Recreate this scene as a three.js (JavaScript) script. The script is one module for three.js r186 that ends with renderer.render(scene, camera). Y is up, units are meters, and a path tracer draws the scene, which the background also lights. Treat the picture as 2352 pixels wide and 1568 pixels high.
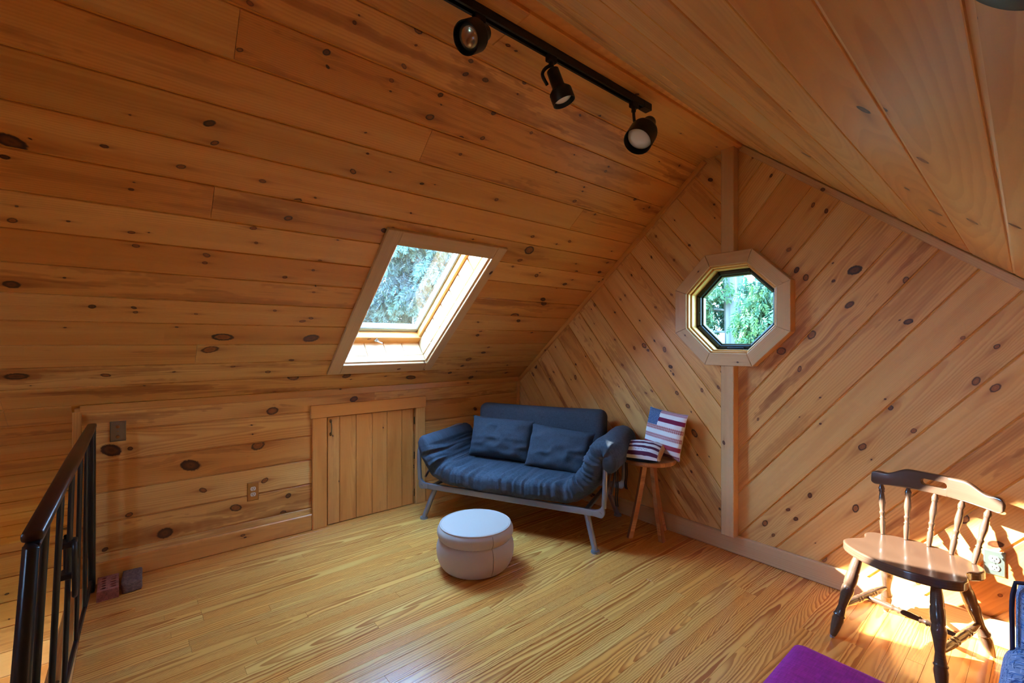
import * as THREE from 'three';
import { mergeGeometries, mergeVertices } from 'three/addons/utils/BufferGeometryUtils.js';

// ---------------------------------------------------------------- camera, sky, sun, exposure
const scene = new THREE.Scene();
const renderer = new THREE.WebGLRenderer({ antialias: true });
renderer.toneMapping = THREE.LinearToneMapping;
renderer.toneMappingExposure = 11.5;
renderer.shadowMap.enabled = true;

const FOCAL = 1040, YAW = THREE.MathUtils.degToRad(50.2);           // focal length in pixels of the 2352 x 1568 frame
const camera = new THREE.PerspectiveCamera(2 * THREE.MathUtils.radToDeg(Math.atan(784 / FOCAL)), 2352 / 1568, 0.03, 200);
camera.position.set(0, 1.4, 0);
camera.rotation.set(0, YAW, 0);

{ // clear afternoon sky, brighter and paler towards the horizon
  const W = 64, H = 32, data = new Float32Array(W * H * 4);
  for (let j = 0; j < H; j++) {
    const el = ((j + 0.5) / H - 0.5) * Math.PI, k = Math.max(0, Math.sin(el));
    for (let i = 0; i < W; i++) {
      const o = (j * W + i) * 4, a = Math.pow(1 - k, 3);
      const up = [0.34 + 0.62 * a, 0.78 + 0.5 * a, 1.62 + 0.12 * a], dn = [0.16, 0.2, 0.13];
      const c = el > 0 ? up : dn;
      data[o] = c[0]; data[o + 1] = c[1]; data[o + 2] = c[2]; data[o + 3] = 1;
    }
  }
  const t = new THREE.DataTexture(data, W, H, THREE.RGBAFormat, THREE.FloatType);
  t.mapping = THREE.EquirectangularReflectionMapping; t.magFilter = THREE.LinearFilter; t.needsUpdate = true;
  scene.background = t;
  scene.backgroundIntensity = 4.4;
}
const SUN_DIR = new THREE.Vector3(0.794, -0.438, -0.422).normalize(); // the way the light travels: in through the skylight, on to the wooden chair
const sun = new THREE.DirectionalLight(new THREE.Color(1, 0.97, 0.93), 8.5);
sun.position.copy(SUN_DIR).multiplyScalar(-20);
sun.target.position.set(0, 0, 0);
sun.castShadow = true;
Object.assign(sun.shadow.camera, { left: -9, right: 9, top: 9, bottom: -9, near: 1, far: 50 });
sun.shadow.mapSize.set(4096, 4096);
scene.add(sun, sun.target);

// ---------------------------------------------------------------- helpers
const V3 = (x, y, z) => new THREE.Vector3(x, y, z);
function rng(seed) { let s = (seed * 2654435761) >>> 0 || 1; return () => { s ^= s << 13; s >>>= 0; s ^= s >>> 17; s ^= s << 5; s >>>= 0; return s / 4294967296; }; }
const TABLE = new Float32Array(65536); { const r = rng(77); for (let i = 0; i < 65536; i++) TABLE[i] = r(); }
function vn(x, y) { // value noise
  const xi = Math.floor(x), yi = Math.floor(y); let fx = x - xi, fy = y - yi;
  fx = fx * fx * (3 - 2 * fx); fy = fy * fy * (3 - 2 * fy);
  const a = (yi & 255) << 8, b = ((yi + 1) & 255) << 8, c = xi & 255, d = (xi + 1) & 255;
  const p = TABLE[a | c], q = TABLE[b | c];
  const m = p + (TABLE[a | d] - p) * fx, n = q + (TABLE[b | d] - q) * fx;
  return m + (n - m) * fy;
}
const fbm = (x, y) => 0.55 * vn(x, y) + 0.28 * vn(x * 2.1 + 7, y * 2.1 + 3) + 0.17 * vn(x * 4.3 + 1, y * 4.3 + 9);
const sstep = (a, b, x) => { const t = Math.min(1, Math.max(0, (x - a) / (b - a))); return t * t * (3 - 2 * t); };
const clamp = (x, a, b) => Math.min(b, Math.max(a, x));
const taken = new Map();
function numbered(name) { const n = taken.get(name) || 0; taken.set(name, n + 1); return n ? name + '_' + String(n).padStart(3, '0') : name; }
function finish(o) { o.castShadow = true; o.receiveShadow = true; return o; }
function mesh(name, geo, mat, parent) { const m = finish(new THREE.Mesh(geo, mat)); m.name = parent ? name : numbered(name); (parent || scene).add(m); return m; }
function thing(name, label, category, pos = [0, 0, 0], turn = 0, group) {
  const g = new THREE.Group(); g.name = numbered(name); g.position.set(...pos); g.rotation.y = turn; g.userData = { label, category };
  if (group) g.userData.group = group; scene.add(g); return g;
}
function structure(name, label) { const g = new THREE.Group(); g.name = name; g.userData = { label, category: name.split('_')[0], kind: 'structure' }; scene.add(g); return g; }
function part(name, parent) { const g = new THREE.Group(); g.name = name; parent.add(g); return g; }
const merge = (list) => mergeGeometries(list.map((g) => { const h = g.index ? g.toNonIndexed() : g; for (const k of Object.keys(h.attributes)) if (!['position', 'normal', 'uv'].includes(k)) h.deleteAttribute(k); return h; }));
function placed(geo, x, y, z, rx = 0, ry = 0, rz = 0) { geo.applyMatrix4(new THREE.Matrix4().compose(V3(x, y, z), new THREE.Quaternion().setFromEuler(new THREE.Euler(rx, ry, rz)), V3(1, 1, 1))); return geo; }
function smooth(geo) { geo.deleteAttribute('normal'); const g = mergeVertices(geo, 1e-5); g.computeVertexNormals(); return g; }
// a box with rounded edges and a subdivided skin
function softBox(w, h, d, r, nx = 6, ny = 6, nz = 6, push) {
  const g = new THREE.BoxGeometry(w, h, d, nx, ny, nz), p = g.attributes.position, v = V3(), q = V3();
  for (let i = 0; i < p.count; i++) {
    v.fromBufferAttribute(p, i);
    // crowd the outer rows towards the edges so that the rounding is smooth
    q.set(clamp(v.x, -w / 2 + r, w / 2 - r), clamp(v.y, -h / 2 + r, h / 2 - r), clamp(v.z, -d / 2 + r, d / 2 - r));
    const e = v.clone().sub(q); if (e.lengthSq() > 1e-12) v.copy(q).add(e.normalize().multiplyScalar(r));
    if (push) push(v, e.lengthSq() > 1e-12 ? e : null);
    p.setXYZ(i, v.x, v.y, v.z);
  }
  const uv = g.attributes.uv;
  return smoothKeepUV(g, uv);
}
function smoothKeepUV(g) { // shared normals across the seams of a box
  const p = g.attributes.position, n = p.count, map = new Map(), key = (i) => Math.round(p.getX(i) * 2e4) + ',' + Math.round(p.getY(i) * 2e4) + ',' + Math.round(p.getZ(i) * 2e4);
  g.computeVertexNormals(); const nm = g.attributes.normal;
  for (let i = 0; i < n; i++) { const k = key(i); if (!map.has(k)) map.set(k, [0, 0, 0]); const a = map.get(k); a[0] += nm.getX(i); a[1] += nm.getY(i); a[2] += nm.getZ(i); }
  for (let i = 0; i < n; i++) { const a = map.get(key(i)), l = Math.hypot(...a) || 1; nm.setXYZ(i, a[0] / l, a[1] / l, a[2] / l); }
  return g;
}

function crowdBox(w, h, d, r) { // 3 x 3 x 3 box whose outer rows lie within r of the edges: a small round edge, flat faces
  const g = new THREE.BoxGeometry(w, h, d, 3, 3, 3), p = g.attributes.position, uv = g.attributes.uv, nm = g.attributes.normal;
  const f = (x, s) => { const t = x / s + 0.5; return t < 0.2 ? -s / 2 : t < 0.5 ? -s / 2 + r : t < 0.8 ? s / 2 - r : s / 2; };
  for (let i = 0; i < p.count; i++) {
    const x = f(p.getX(i), w), y = f(p.getY(i), h), z = f(p.getZ(i), d), qx = clamp(x, -w / 2 + r, w / 2 - r), qy = clamp(y, -h / 2 + r, h / 2 - r), qz = clamp(z, -d / 2 + r, d / 2 - r);
    let ex = x - qx, ey = y - qy, ez = z - qz; const l = Math.hypot(ex, ey, ez);
    if (l > 1e-9) { ex *= r / l; ey *= r / l; ez *= r / l; }
    p.setXYZ(i, qx + ex, qy + ey, qz + ez);
    const a = Math.abs(nm.getX(i)), b = Math.abs(nm.getY(i));
    uv.setXY(i, a > 0.5 ? z : x, b > 0.5 ? z : y);
  }
  return smoothKeepUV(g);
}
const UP = V3(0, 1, 0);
function between(a, b) { // matrix that stands a unit +y length on the line a-b
  const d = b.clone().sub(a), L = d.length(); return { L, m: new THREE.Matrix4().compose(a, new THREE.Quaternion().setFromUnitVectors(UP, d.normalize()), V3(1, 1, 1)) };
}
function turned(a, b, profile, seg = 20) { // profile: [t, radius] from a to b
  const { L, m } = between(a, b), pts = profile.map(([t, r]) => new THREE.Vector2(Math.max(r, 1e-4), t * L));
  return new THREE.LatheGeometry(pts, seg).applyMatrix4(m);
}
const rod = (a, b, r, r2 = r, seg = 16) => turned(a, b, [[0, 0], [0, r * 0.9], [0.006, r], [0.994, r2], [1, r2 * 0.9], [1, 0]], seg);
function tube(pts, r, seg = 40, rs = 10, closed = false) { return new THREE.TubeGeometry(new THREE.CatmullRomCurve3(pts, closed, 'catmullrom', 0.5), seg, r, rs, closed); }
function prism(shape, depth, bevel = 0.002, curve = 12) { return new THREE.ExtrudeGeometry(shape, { depth, bevelEnabled: bevel > 0, bevelThickness: bevel, bevelSize: bevel, bevelOffset: -bevel, bevelSegments: 2, curveSegments: curve }); }

// flat polygons [a, b, tag] in the plane of a frame; tag 1 marks an edge (from this corner on) that gets a chamfer
const frame = (o, U, V, N) => ({ o: V3(...o), U: V3(...U).normalize(), V: V3(...V).normalize(), N: V3(...N).normalize() });
function clip(poly, nx, ny, c, tag = 0) {
  const out = [], n = poly.length;
  for (let i = 0; i < n; i++) {
    const p = poly[i], q = poly[(i + 1) % n], dp = nx * p[0] + ny * p[1] - c, dq = nx * q[0] + ny * q[1] - c;
    if (dp <= 0) out.push(p);
    if ((dp < 0 && dq > 0) || (dp > 0 && dq < 0)) { const t = dp / (dp - dq); out.push([p[0] + (q[0] - p[0]) * t, p[1] + (q[1] - p[1]) * t, dp < 0 ? tag : p[2]]); }
  }
  const clean = out.filter((p, i) => { const q = out[(i + 1) % out.length]; return Math.hypot(p[0] - q[0], p[1] - q[1]) > 1e-4; });
  return clean.length > 2 ? clean : [];
}
function minus(polys, hps) { // polygons minus a convex hole given as half-planes [nx, ny, c]
  let out = [], rem = polys;
  for (const [nx, ny, c] of hps) {
    out = out.concat(rem.map((p) => clip(p, -nx, -ny, -c)).filter((p) => p.length));
    rem = rem.map((p) => clip(p, nx, ny, c)).filter((p) => p.length);
  }
  return out;
}
const rectHP = (a0, a1, b0, b1) => [[1, 0, a1], [-1, 0, -a0], [0, 1, b1], [0, -1, -b0]];
const rect = (a0, a1, b0, b1, t = [1, 0, 1, 0]) => [[a0, b0, t[0]], [a1, b0, t[1]], [a1, b1, t[2]], [a0, b1, t[3]]];
function plankGeo(polys, fr, top, thick, uvf, bev = 0.0025) {
  const pos = [], uv = [], flip = fr.U.clone().cross(fr.V).dot(fr.N) < 0;
  const at = (p, h) => V3().copy(fr.o).addScaledVector(fr.U, p[0]).addScaledVector(fr.V, p[1]).addScaledVector(fr.N, h);
  const tri = (A, B, C) => { for (const [p, h] of flip ? [A, C, B] : [A, B, C]) { const w = at(p, h); pos.push(w.x, w.y, w.z); const t = uvf(p[0], p[1], h); uv.push(t[0], t[1]); } };
  for (let poly of polys) {
    let area = 0; const n = poly.length;
    for (let i = 0; i < n; i++) { const p = poly[i], q = poly[(i + 1) % n]; area += p[0] * q[1] - q[0] * p[1]; }
    if (area < 0) { const r = []; for (let i = n - 1; i >= 0; i--) r.push([poly[i][0], poly[i][1], poly[(i + n - 1) % n][2]]); poly = r; }
    const line = poly.map((p, i) => { const q = poly[(i + 1) % n], dx = q[0] - p[0], dy = q[1] - p[1], l = Math.hypot(dx, dy), nx = -dy / l, ny = dx / l; return [nx, ny, nx * p[0] + ny * p[1] + (p[2] ? bev : 0)]; });
    const Q = poly.map((p, i) => { const a = line[(i + n - 1) % n], b = line[i], det = a[0] * b[1] - a[1] * b[0]; if (Math.abs(det) < 1e-3) return [p[0] + b[0] * (p[2] ? bev : 0), p[1] + b[1] * (p[2] ? bev : 0)]; return [(a[2] * b[1] - b[2] * a[1]) / det, (a[0] * b[2] - b[0] * a[2]) / det]; });
    for (let i = 1; i < n - 1; i++) { tri([Q[0], top], [Q[i], top], [Q[i + 1], top]); tri([poly[0], top - thick], [poly[i + 1], top - thick], [poly[i], top - thick]); }
    for (let i = 0; i < n; i++) {
      const j = (i + 1) % n;
      tri([Q[i], top], [poly[i], top - bev], [poly[j], top - bev]); tri([Q[i], top], [poly[j], top - bev], [Q[j], top]);
      tri([poly[i], top - bev], [poly[i], top - thick], [poly[j], top - thick]); tri([poly[i], top - bev], [poly[j], top - thick], [poly[j], top - bev]);
    }
  }
  const g = new THREE.BufferGeometry();
  g.setAttribute('position', new THREE.Float32BufferAttribute(pos, 3)); g.setAttribute('uv', new THREE.Float32BufferAttribute(uv, 2)); g.computeVertexNormals();
  return g;
}
// where the knots of each boarded surface lie: [along the boards, across them, radius] in metres
const KNOTS_S = [[0.324, 1.65, 0.034], [0.276, 1.676, 0.004], [0.346, 1.584, 0.012], [0.086, 1.706, 0.01], [-0.221, 1.9, 0.017], [-0.245, 1.823, 0.012], [-0.143, 1.685, 0.012], [-0.434, 1.694, 0.011], [-0.56, 2.305, 0.013], [-0.576, 2.256, 0.007], [0.013, 1.854, 0.004], [0.011, 1.536, 0.007], [0.003, 1.572, 0.004], [0.358, 1.306, 0.015], [0.339, 1.377, 0.005], [0.204, 1.335, 0.005], [0.011, 1.316, 0.01], [-0.047, 1.327, 0.004], [-0.434, 1.43, 0.011], [-0.458, 1.343, 0.009], [-0.571, 1.519, 0.016], [-0.59, 1.624, 0.018], [-0.664, 1.662, 0.006], [-0.004, 1.243, 0.014], [-0.264, 1.231, 0.015], [-0.261, 1.181, 0.011], [0.235, 1.019, 0.006], [0.398, 0.96, 0.026], [0.154, 0.841, 0.015], [0.003, 0.844, 0.011], [-0.003, 0.812, 0.01], [-0.25, 0.813, 0.008], [-0.172, 0.705, 0.007], [0.255, 0.688, 0.005], [-0.389, 0.624, 0.04], [-0.873, 0.617, 0.04], [-0.626, 1.131, 0.011], [-0.757, 1.201, 0.009], [-0.776, 1.271, 0.012], [-0.621, 0.863, 0.01], [-0.831, 0.808, 0.012], [-0.788, 0.779, 0.014], [-0.797, 1.032, 0.008], [-0.286, 2.203, 0.008], [-0.297, 2.361, 0.01], [-0.337, 0.51, 0.04], [0.452, 0.312, 0.033], [0.122, 0.296, 0.019], [0.411, 0.229, 0.004], [-0.177, 0.305, 0.008], [-0.471, 0.338, 0.01], [-0.799, 0.391, 0.013], [-0.678, 0.269, 0.017], [-0.848, 0.193, 0.034], [-0.758, 0.028, 0.009], [-0.043, 0.18, 0.006], [-1.158, 1.682, 0.006], [-1.094, 1.567, 0.008], [-1.052, 1.54, 0.016], [-0.83, 1.43, 0.005], [-0.797, 1.079, 0.004], [-2.053, 1.688, 0.012], [-2.101, 1.575, 0.04], [-2.08, 1.478, 0.015], [-2.055, 1.415, 0.01], [-2.322, 1.362, 0.02], [-2.565, 1.124, 0.024], [-2.609, 1.076, 0.026], [-2.394, 0.916, 0.036], [-2.476, 0.857, 0.019], [-2.079, 0.823, 0.01], [-2.161, 0.665, 0.017], [-2.166, 0.713, 0.011], [-2.365, 0.505, 0.011], [-2.351, 0.432, 0.018], [-2.244, 0.34, 0.028], [-2.223, 0.247, 0.015], [-2.143, 0.151, 0.019], [-1.779, 0.113, 0.036], [-2.417, 0.058, 0.027], [-2.43, 0.154, 0.009], [-2.816, 0.101, 0.014], [-2.591, 0.015, 0.013], [-1.543, 0.149, 0.009], [-1.269, 0.132, 0.008], [-1.223, 0.179, 0.033], [-2.67, 1.31, 0.018], [-2.684, 1.449, 0.018], [-2.945, 1.48, 0.015], [-2.334, 1.392, 0.006], [-2.715, 1.364, 0.008], [-3.032, 1.382, 0.01], [-2.73, 0.709, 0.01], [-2.618, 1.256, 0.005], [-2.75, 0.229, 0.01], [-1.277, 2.081, 0.009], [-1.628, 1.885, 0.011], [-1.915, 2.151, 0.008], [-2.192, 2.119, 0.007], [-2.203, 2.09, 0.007], [-2.194, 2.012, 0.015], [-2.444, 1.961, 0.01], [-2.655, 1.982, 0.006], [-2.272, 2.259, 0.01], [-2.27, 2.291, 0.007], [-1.962, 2.283, 0.005], [-2.703, 2.152, 0.016], [-2.858, 2.104, 0.008], [-2.904, 2.127, 0.01], [-2.397, 1.709, 0.012], [-2.299, 1.666, 0.008], [-2.888, 1.699, 0.007], [-2.622, 1.525, 0.009], [-2.945, 1.586, 0.011], [-1.622, 1.583, 0.007], [-0.628, 2.441, 0.008], [-0.636, 2.47, 0.004], [-0.826, 2.296, 0.011], [-0.837, 2.253, 0.005], [-0.862, 2.511, 0.013], [-0.873, 2.459, 0.006], [-0.856, 2.367, 0.011], [-1.053, 2.315, 0.012], [-1.074, 2.277, 0.004], [-1.047, 2.206, 0.018], [-1.242, 2.162, 0.013], [-1.123, 2.494, 0.01], [-1.125, 2.437, 0.011], [-0.792, 2.045, 0.005], [-0.831, 1.951, 0.006], [-0.794, 1.844, 0.013], [-0.964, 1.889, 0.005], [-1.147, 1.869, 0.009], [-1.218, 1.882, 0.004], [-1.227, 2.449, 0.013], [-1.422, 2.509, 0.009], [-1.418, 2.452, 0.005], [-1.353, 2.196, 0.011], [-1.345, 2.329, 0.012], [-1.607, 2.308, 0.009], [-1.837, 2.486, 0.007], [-1.961, 2.522, 0.009], [-2.653, 2.439, 0.005], [-2.862, 2.468, 0.009]];
const KNOTS_K = [[0.107, 0.762, 0.04], [0.021, 0.759, 0.013], [-0.274, 0.607, 0.04], [-0.659, 0.679, 0.04], [-0.341, 0.434, 0.02], [-0.7, 0.426, 0.021], [-0.525, 0.276, 0.027], [-0.852, 0.287, 0.019], [-0.819, 0.172, 0.022], [-0.145, 0.208, 0.04], [0.026, 0.364, 0.016], [0.133, 0.188, 0.013], [-0.748, 0.909, 0.031], [-0.625, 0.76, 0.006], [-0.619, 0.824, 0.006], [-1.33, 0.945, 0.025], [-2.497, 0.757, 0.019]];
const KNOTS_R = [[-1.079, 1.321, 0.017], [-1.026, 1.372, 0.009], [-1.335, 1.394, 0.014], [-1.369, 1.038, 0.005], [-2.133, 1.32, 0.025], [-2.405, 1.31, 0.02], [-1.949, 1.45, 0.018], [-1.696, 1.566, 0.017], [-1.864, 1.269, 0.012], [-2.144, 0.805, 0.024], [-1.043, 1.191, 0.004], [-0.6, 1.548, 0.004]];
const KNOTS_GR = [[2.049, 1.347, 0.009], [2.013, 1.021, 0.012], [2.017, 0.938, 0.013], [1.745, 0.965, 0.014], [1.672, 0.85, 0.018], [1.664, 0.78, 0.018], [1.803, 0.719, 0.005], [1.828, 0.607, 0.03], [1.726, 0.652, 0.009], [1.906, 0.391, 0.017], [1.666, 0.504, 0.02], [1.747, 0.246, 0.015], [1.422, 0.54, 0.026], [1.242, 0.603, 0.027], [1.224, 0.458, 0.014], [1.849, -0.074, 0.011], [1.679, -0.127, 0.017], [1.699, -0.192, 0.019], [1.809, 0.039, 0.011], [2.099, 1.527, 0.011], [0.819, 0.428, 0.008], [1.168, 0.274, 0.006], [1.003, 0.275, 0.004], [1.052, 0.176, 0.007], [1.102, -0.039, 0.019], [1.08, -0.109, 0.005], [0.687, -0.057, 0.014], [0.523, -0.043, 0.012], [0.516, -0.103, 0.015], [0.344, -0.02, 0.017], [0.329, -0.095, 0.011], [0.496, -0.252, 0.004], [0.817, -0.236, 0.018], [1.373, 0.058, 0.006], [1.33, -0.126, 0.014], [1.732, 0.279, 0.004], [1.354, 0.013, 0.013], [1.143, -0.654, 0.02], [1.144, -0.522, 0.017], [0.975, -0.812, 0.009], [0.747, -0.633, 0.01], [0.947, -0.554, 0.009], [0.465, -0.338, 0.014]];
const KNOTS_GL = [[1.976, 0.644, 0.009], [1.894, 0.495, 0.009], [1.9, 0.442, 0.01], [1.857, 0.332, 0.009], [1.645, 0.468, 0.007], [1.51, 0.291, 0.013], [1.467, 0.374, 0.02], [1.683, 0.187, 0.009], [1.476, 0.113, 0.01], [2.053, 0.214, 0.013], [2.048, 0.163, 0.006], [1.93, 0.107, 0.005], [1.789, -0.289, 0.011], [1.701, -0.366, 0.019], [1.718, -0.423, 0.006], [1.881, -0.647, 0.013], [1.904, -0.558, 0.01], [2.061, -0.806, 0.018], [2.102, -0.723, 0.029], [1.773, -0.151, 0.007], [1.853, -0.009, 0.004], [2.071, -0.387, 0.007], [1.629, 0.639, 0.01], [1.609, 0.797, 0.009], [1.792, 0.975, 0.01], [1.951, 0.859, 0.009], [1.947, 0.742, 0.006], [1.784, 1.124, 0.009], [1.417, 0.378, 0.013], [1.438, 0.468, 0.009], [1.332, 0.492, 0.018], [1.203, 0.449, 0.017], [1.147, 0.432, 0.01], [1.177, 0.43, 0.006], [0.929, 0.537, 0.011], [0.878, 0.646, 0.01], [1.359, -0.027, 0.006], [0.947, 0.727, 0.004], [1.156, 0.204, 0.01], [1.023, 0.367, 0.016], [1.173, 0.15, 0.01], [0.725, 0.296, 0.024], [0.821, 0.279, 0.007], [0.545, 0.286, 0.005], [0.596, 0.216, 0.007], [0.526, 0.101, 0.01], [0.456, -0.085, 0.01], [0.235, 0.125, 0.009], [0.856, 0.373, 0.005], [0.596, -0.177, 0.008], [1.188, -0.056, 0.018], [2.043, 0.988, 0.01], [2.014, 1.165, 0.006], [1.861, 1.424, 0.008], [1.787, 1.367, 0.005], [2.014, 1.516, 0.014]];
// ---------------------------------------------------------------- procedural wood
const PINE = { light: [240, 184, 106], mid: [221, 145, 67], late: [184, 102, 42], stain: [146, 76, 28], knot: [108, 56, 26], rim: [50, 27, 16] };
const PALE = { light: [228, 182, 130], mid: [208, 154, 102], late: [184, 124, 76], stain: [168, 108, 62], knot: [112, 62, 36], rim: [58, 33, 21] };
function texture(data, W, H, srgb = true, wrap = THREE.RepeatWrapping) {
  const t = new THREE.DataTexture(data, W, H, THREE.RGBAFormat, THREE.UnsignedByteType);
  if (srgb) t.colorSpace = THREE.SRGBColorSpace; t.magFilter = THREE.LinearFilter; t.minFilter = THREE.LinearMipmapLinearFilter; t.generateMipmaps = true;
  t.wrapS = t.wrapT = wrap; t.anisotropy = 8; t.needsUpdate = true; return t;
}
// u runs along the grain and v across it, both in metres. boardOf(u, v) gives [id, v of the board's middle].
function wood({ W, H, u0, u1, v0, v1, boardOf, knots = [], pal = PINE, spacing = [0.006, 0.013], lateAmt = 0.32, depth = 0.1, stain = 0.8, seed = 1, toneVar = 0.85, fibre = 1, wide = 0.18, wob = 1 }) {
  const data = new Uint8Array(W * H * 4), du = (u1 - u0) / W, dv = (v1 - v0) / H, boards = new Map();
  const board = (id) => {
    let b = boards.get(id); if (b) return b;
    const r = rng(id * 131 + seed * 7919 + 17); r(); r();
    b = { s: r() * 200, c: (r() - 0.5) * 1.6 * wide, d: depth * (0.25 + r()), sp: spacing[0] + r() * (spacing[1] - spacing[0]), tone: (r() - 0.5) * toneVar, hue: (r() - 0.5), st: r() < 0.55 ? stain * (0.4 + 0.6 * r()) : 0.12 * stain, late: lateAmt * (0.6 + 0.8 * r()) };
    boards.set(id, b); return b;
  };
  const cell = 0.12, grid = new Map();
  const r0 = rng(seed + 5);
  for (const [ku, kv, kr0] of knots) {
    const kr = kr0 * 0.82, k = { u: ku, v: kv, r: kr, id: boardOf(ku, kv)[0], ax: 1 + 0.5 * r0(), ay: 0.75 + 0.2 * r0(), rot: (r0() - 0.5) * 1.2, tint: r0(), tail: r0() }, reach = kr * 7 + 0.01;
    for (let i = Math.floor((ku - reach) / cell); i <= Math.floor((ku + reach) / cell); i++) for (let j = Math.floor((kv - reach) / cell); j <= Math.floor((kv + reach) / cell); j++) { const key = i * 4096 + j; if (!grid.has(key)) grid.set(key, []); grid.get(key).push(k); }
  }
  for (let j = 0; j < H; j++) {
    const v = v0 + (j + 0.5) * dv;
    for (let i = 0; i < W; i++) {
      const u = u0 + (i + 0.5) * du, [id, vc] = boardOf(u, v), b = board(id), o = (j * W + i) * 4;
      let vl = v - vc, kd = 99, kk = null, halo = 0;
      const near = grid.get(Math.floor(u / cell) * 4096 + Math.floor(v / cell));
      if (near) for (const k of near) {
        if (k.id !== id) continue;
        const x = u - k.u, y = v - k.v, e = Math.exp(-(x * x) / (2 * k.r * k.r * 9) - (y * y) / (2 * k.r * k.r * 3.2));
        vl -= 0.8 * y * e;
        const cr = Math.cos(k.rot), sr = Math.sin(k.rot), d = Math.hypot((x * cr + y * sr) / k.ax, (y * cr - x * sr) / k.ay) / k.r;
        if (d < kd) { kd = d; kk = k; }
        halo = Math.max(halo, Math.exp(-Math.max(0, Math.hypot(x / (3.2 + 3 * k.tail), y * 1.25) / k.r - 0.5) * 1.5));
      }
      const s = b.s, w = 0.016 * (vn(u * 1.1 + s, vl * 4 + s) - 0.5) + wob * (0.005 * (vn(u * 6 + s, vl * 25) - 0.5) + 0.0025 * (vn(u * 19 + s, vl * 60) - 0.5));
      const rx = vl + w - b.c, ry = b.d * (vn(u * 0.55 + s * 1.7, s) * 1.3 - 0.15);
      const ring = Math.sqrt(rx * rx + ry * ry) / b.sp + 0.35 * vn(u * 2.2 + s, vl * 30), f = ring - Math.floor(ring);
      const band = 0.35 + 0.65 * vn(Math.floor(ring) * 0.73 + s, 3.3);
      const late = Math.min(1, sstep(0.25, 0.86, f) * (1 - sstep(0.93, 1, f)) * b.late * band);
      let tone = 0.45 + b.tone + 0.85 * (fbm(u * 0.9 + s, vl * 12 + s) - 0.5) + fibre * (0.08 * (vn(u * 14, v * 1500) - 0.5) + 0.07 * (vn(u * 4 + s, v * 330 + 9 * vn(u * 2, v * 20)) - 0.5));
      tone = clamp(tone, 0, 1.2);
      const L = pal.light, M = pal.mid;
      let cr_ = M[0] + (L[0] - M[0]) * tone, cg = M[1] + (L[1] - M[1]) * tone, cb = M[2] + (L[2] - M[2]) * tone;
      cr_ += b.hue * 6; cg -= b.hue * 10; cb -= b.hue * 13;
      const mixin = (c, a) => { cr_ += (c[0] - cr_) * a; cg += (c[1] - cg) * a; cb += (c[2] - cb) * a; };
      mixin(pal.late, late);
      const blot = fbm(u * 1.7 + s * 5, vl * 15 + s * 2) + 0.1 * (vn(u * 34 + s, vl * 70) - 0.5) + 0.05 * (vn(u * 9, vl * 300) - 0.5);
      const st = (0.5 * sstep(0.6, 0.645, blot) + 0.4 * sstep(0.645, 0.8, blot)) * b.st + 0.6 * sstep(0.56, 0.82, 0.66 * vn(u * 1.5 + s * 3, vl * 24 + s) + 0.34 * vn(u * 7 + s, vl * 110 + s)) * b.st;
      mixin(pal.stain, clamp(st * 0.78 + halo * 0.4, 0, 0.88));
      if (kk) {
        const rag = kd + 0.16 * (vn(u * 160, v * 160) - 0.5);
        if (rag < 1.06) {
          const rr = 0.5 + 0.5 * Math.sin(rag * 9 + kk.tint * 6), loose = kk.r > 0.006 && kk.tint > 0.4;
          mixin(loose ? pal.stain : pal.knot, loose ? 0.7 : 0.92); mixin(pal.rim, (loose ? 0.18 : 0.34) * rr);
          mixin(pal.rim, (0.45 + 0.4 * kk.tail) * sstep(0.66, 0.92, rag));
        } else mixin(pal.rim, (0.35 + 0.4 * kk.tail) * (1 - sstep(1.06, 1.25, rag)));
      }
      data[o] = clamp(cr_, 0, 255); data[o + 1] = clamp(cg, 0, 255); data[o + 2] = clamp(cb, 0, 255); data[o + 3] = 255;
    }
  }
  return texture(data, W, H);
}
const woodMat = (map, rough = 0.42, extra = {}) => new THREE.MeshPhysicalMaterial({ map, roughness: rough, specularIntensity: 0.8, ...extra });

// surface layout shared by the textures and the planks
const PITCH = Math.atan(0.829), CP = Math.cos(PITCH), SP = Math.sin(PITCH);
const GABLE_Z = -3.06, KNEE_X = -3.547, KNEE_Y = 1.027, RIDGE_Y = 2.689, RIDGE_R = -1.309, MID_X = -1.41, RIGHT_X = 0.74, EAVE_X = -4.87, BACK_Z = 3.3;
const F_LEFT = frame([KNEE_X, KNEE_Y, 0], [0, 0, 1], [CP, SP, 0], [SP, -CP, 0]);          // (z, up the slope)
const SKEW = 0.028; // the right slope drifts outwards a little towards the camera
const RN = V3(SKEW, 0, 1).cross(V3(CP, -SP, 0)).normalize().toArray(); if (RN[1] > 0) RN.forEach((x, i) => (RN[i] = -x));
const F_RIGHT = frame([RIDGE_R - SKEW * GABLE_Z, RIDGE_Y, 0], [SKEW, 0, 1], [CP, -SP, 0], RN);     // (z, down the slope)
const F_KNEE = frame([KNEE_X, 0, 0], [0, 0, 1], [0, 1, 0], [1, 0, 0]);                    // (z, y)
const F_GABLE = frame([0, 0, GABLE_Z], [1, 0, 0], [0, 1, 0], [0, 0, 1]);                  // (x, y)
const F_FLOOR = frame([0, 0, 0], [0, 0, 1], [1, 0, 0], [0, 1, 0]);                        // (z, x)
const BW = 0.1786, S0 = 0.016, LEFT_TOP = 2.594;
const BUTTS = new Map([[12, [-0.272]], [11, [-1.083]], [10, [-2.316]], [8, [-0.262]], [2, [-0.273]], [0, [0.53]], [5, [1.2]], [7, [0.93]], [13, [0.93]], [-1, [0.53]], [-3, [0.93]]]);
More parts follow.
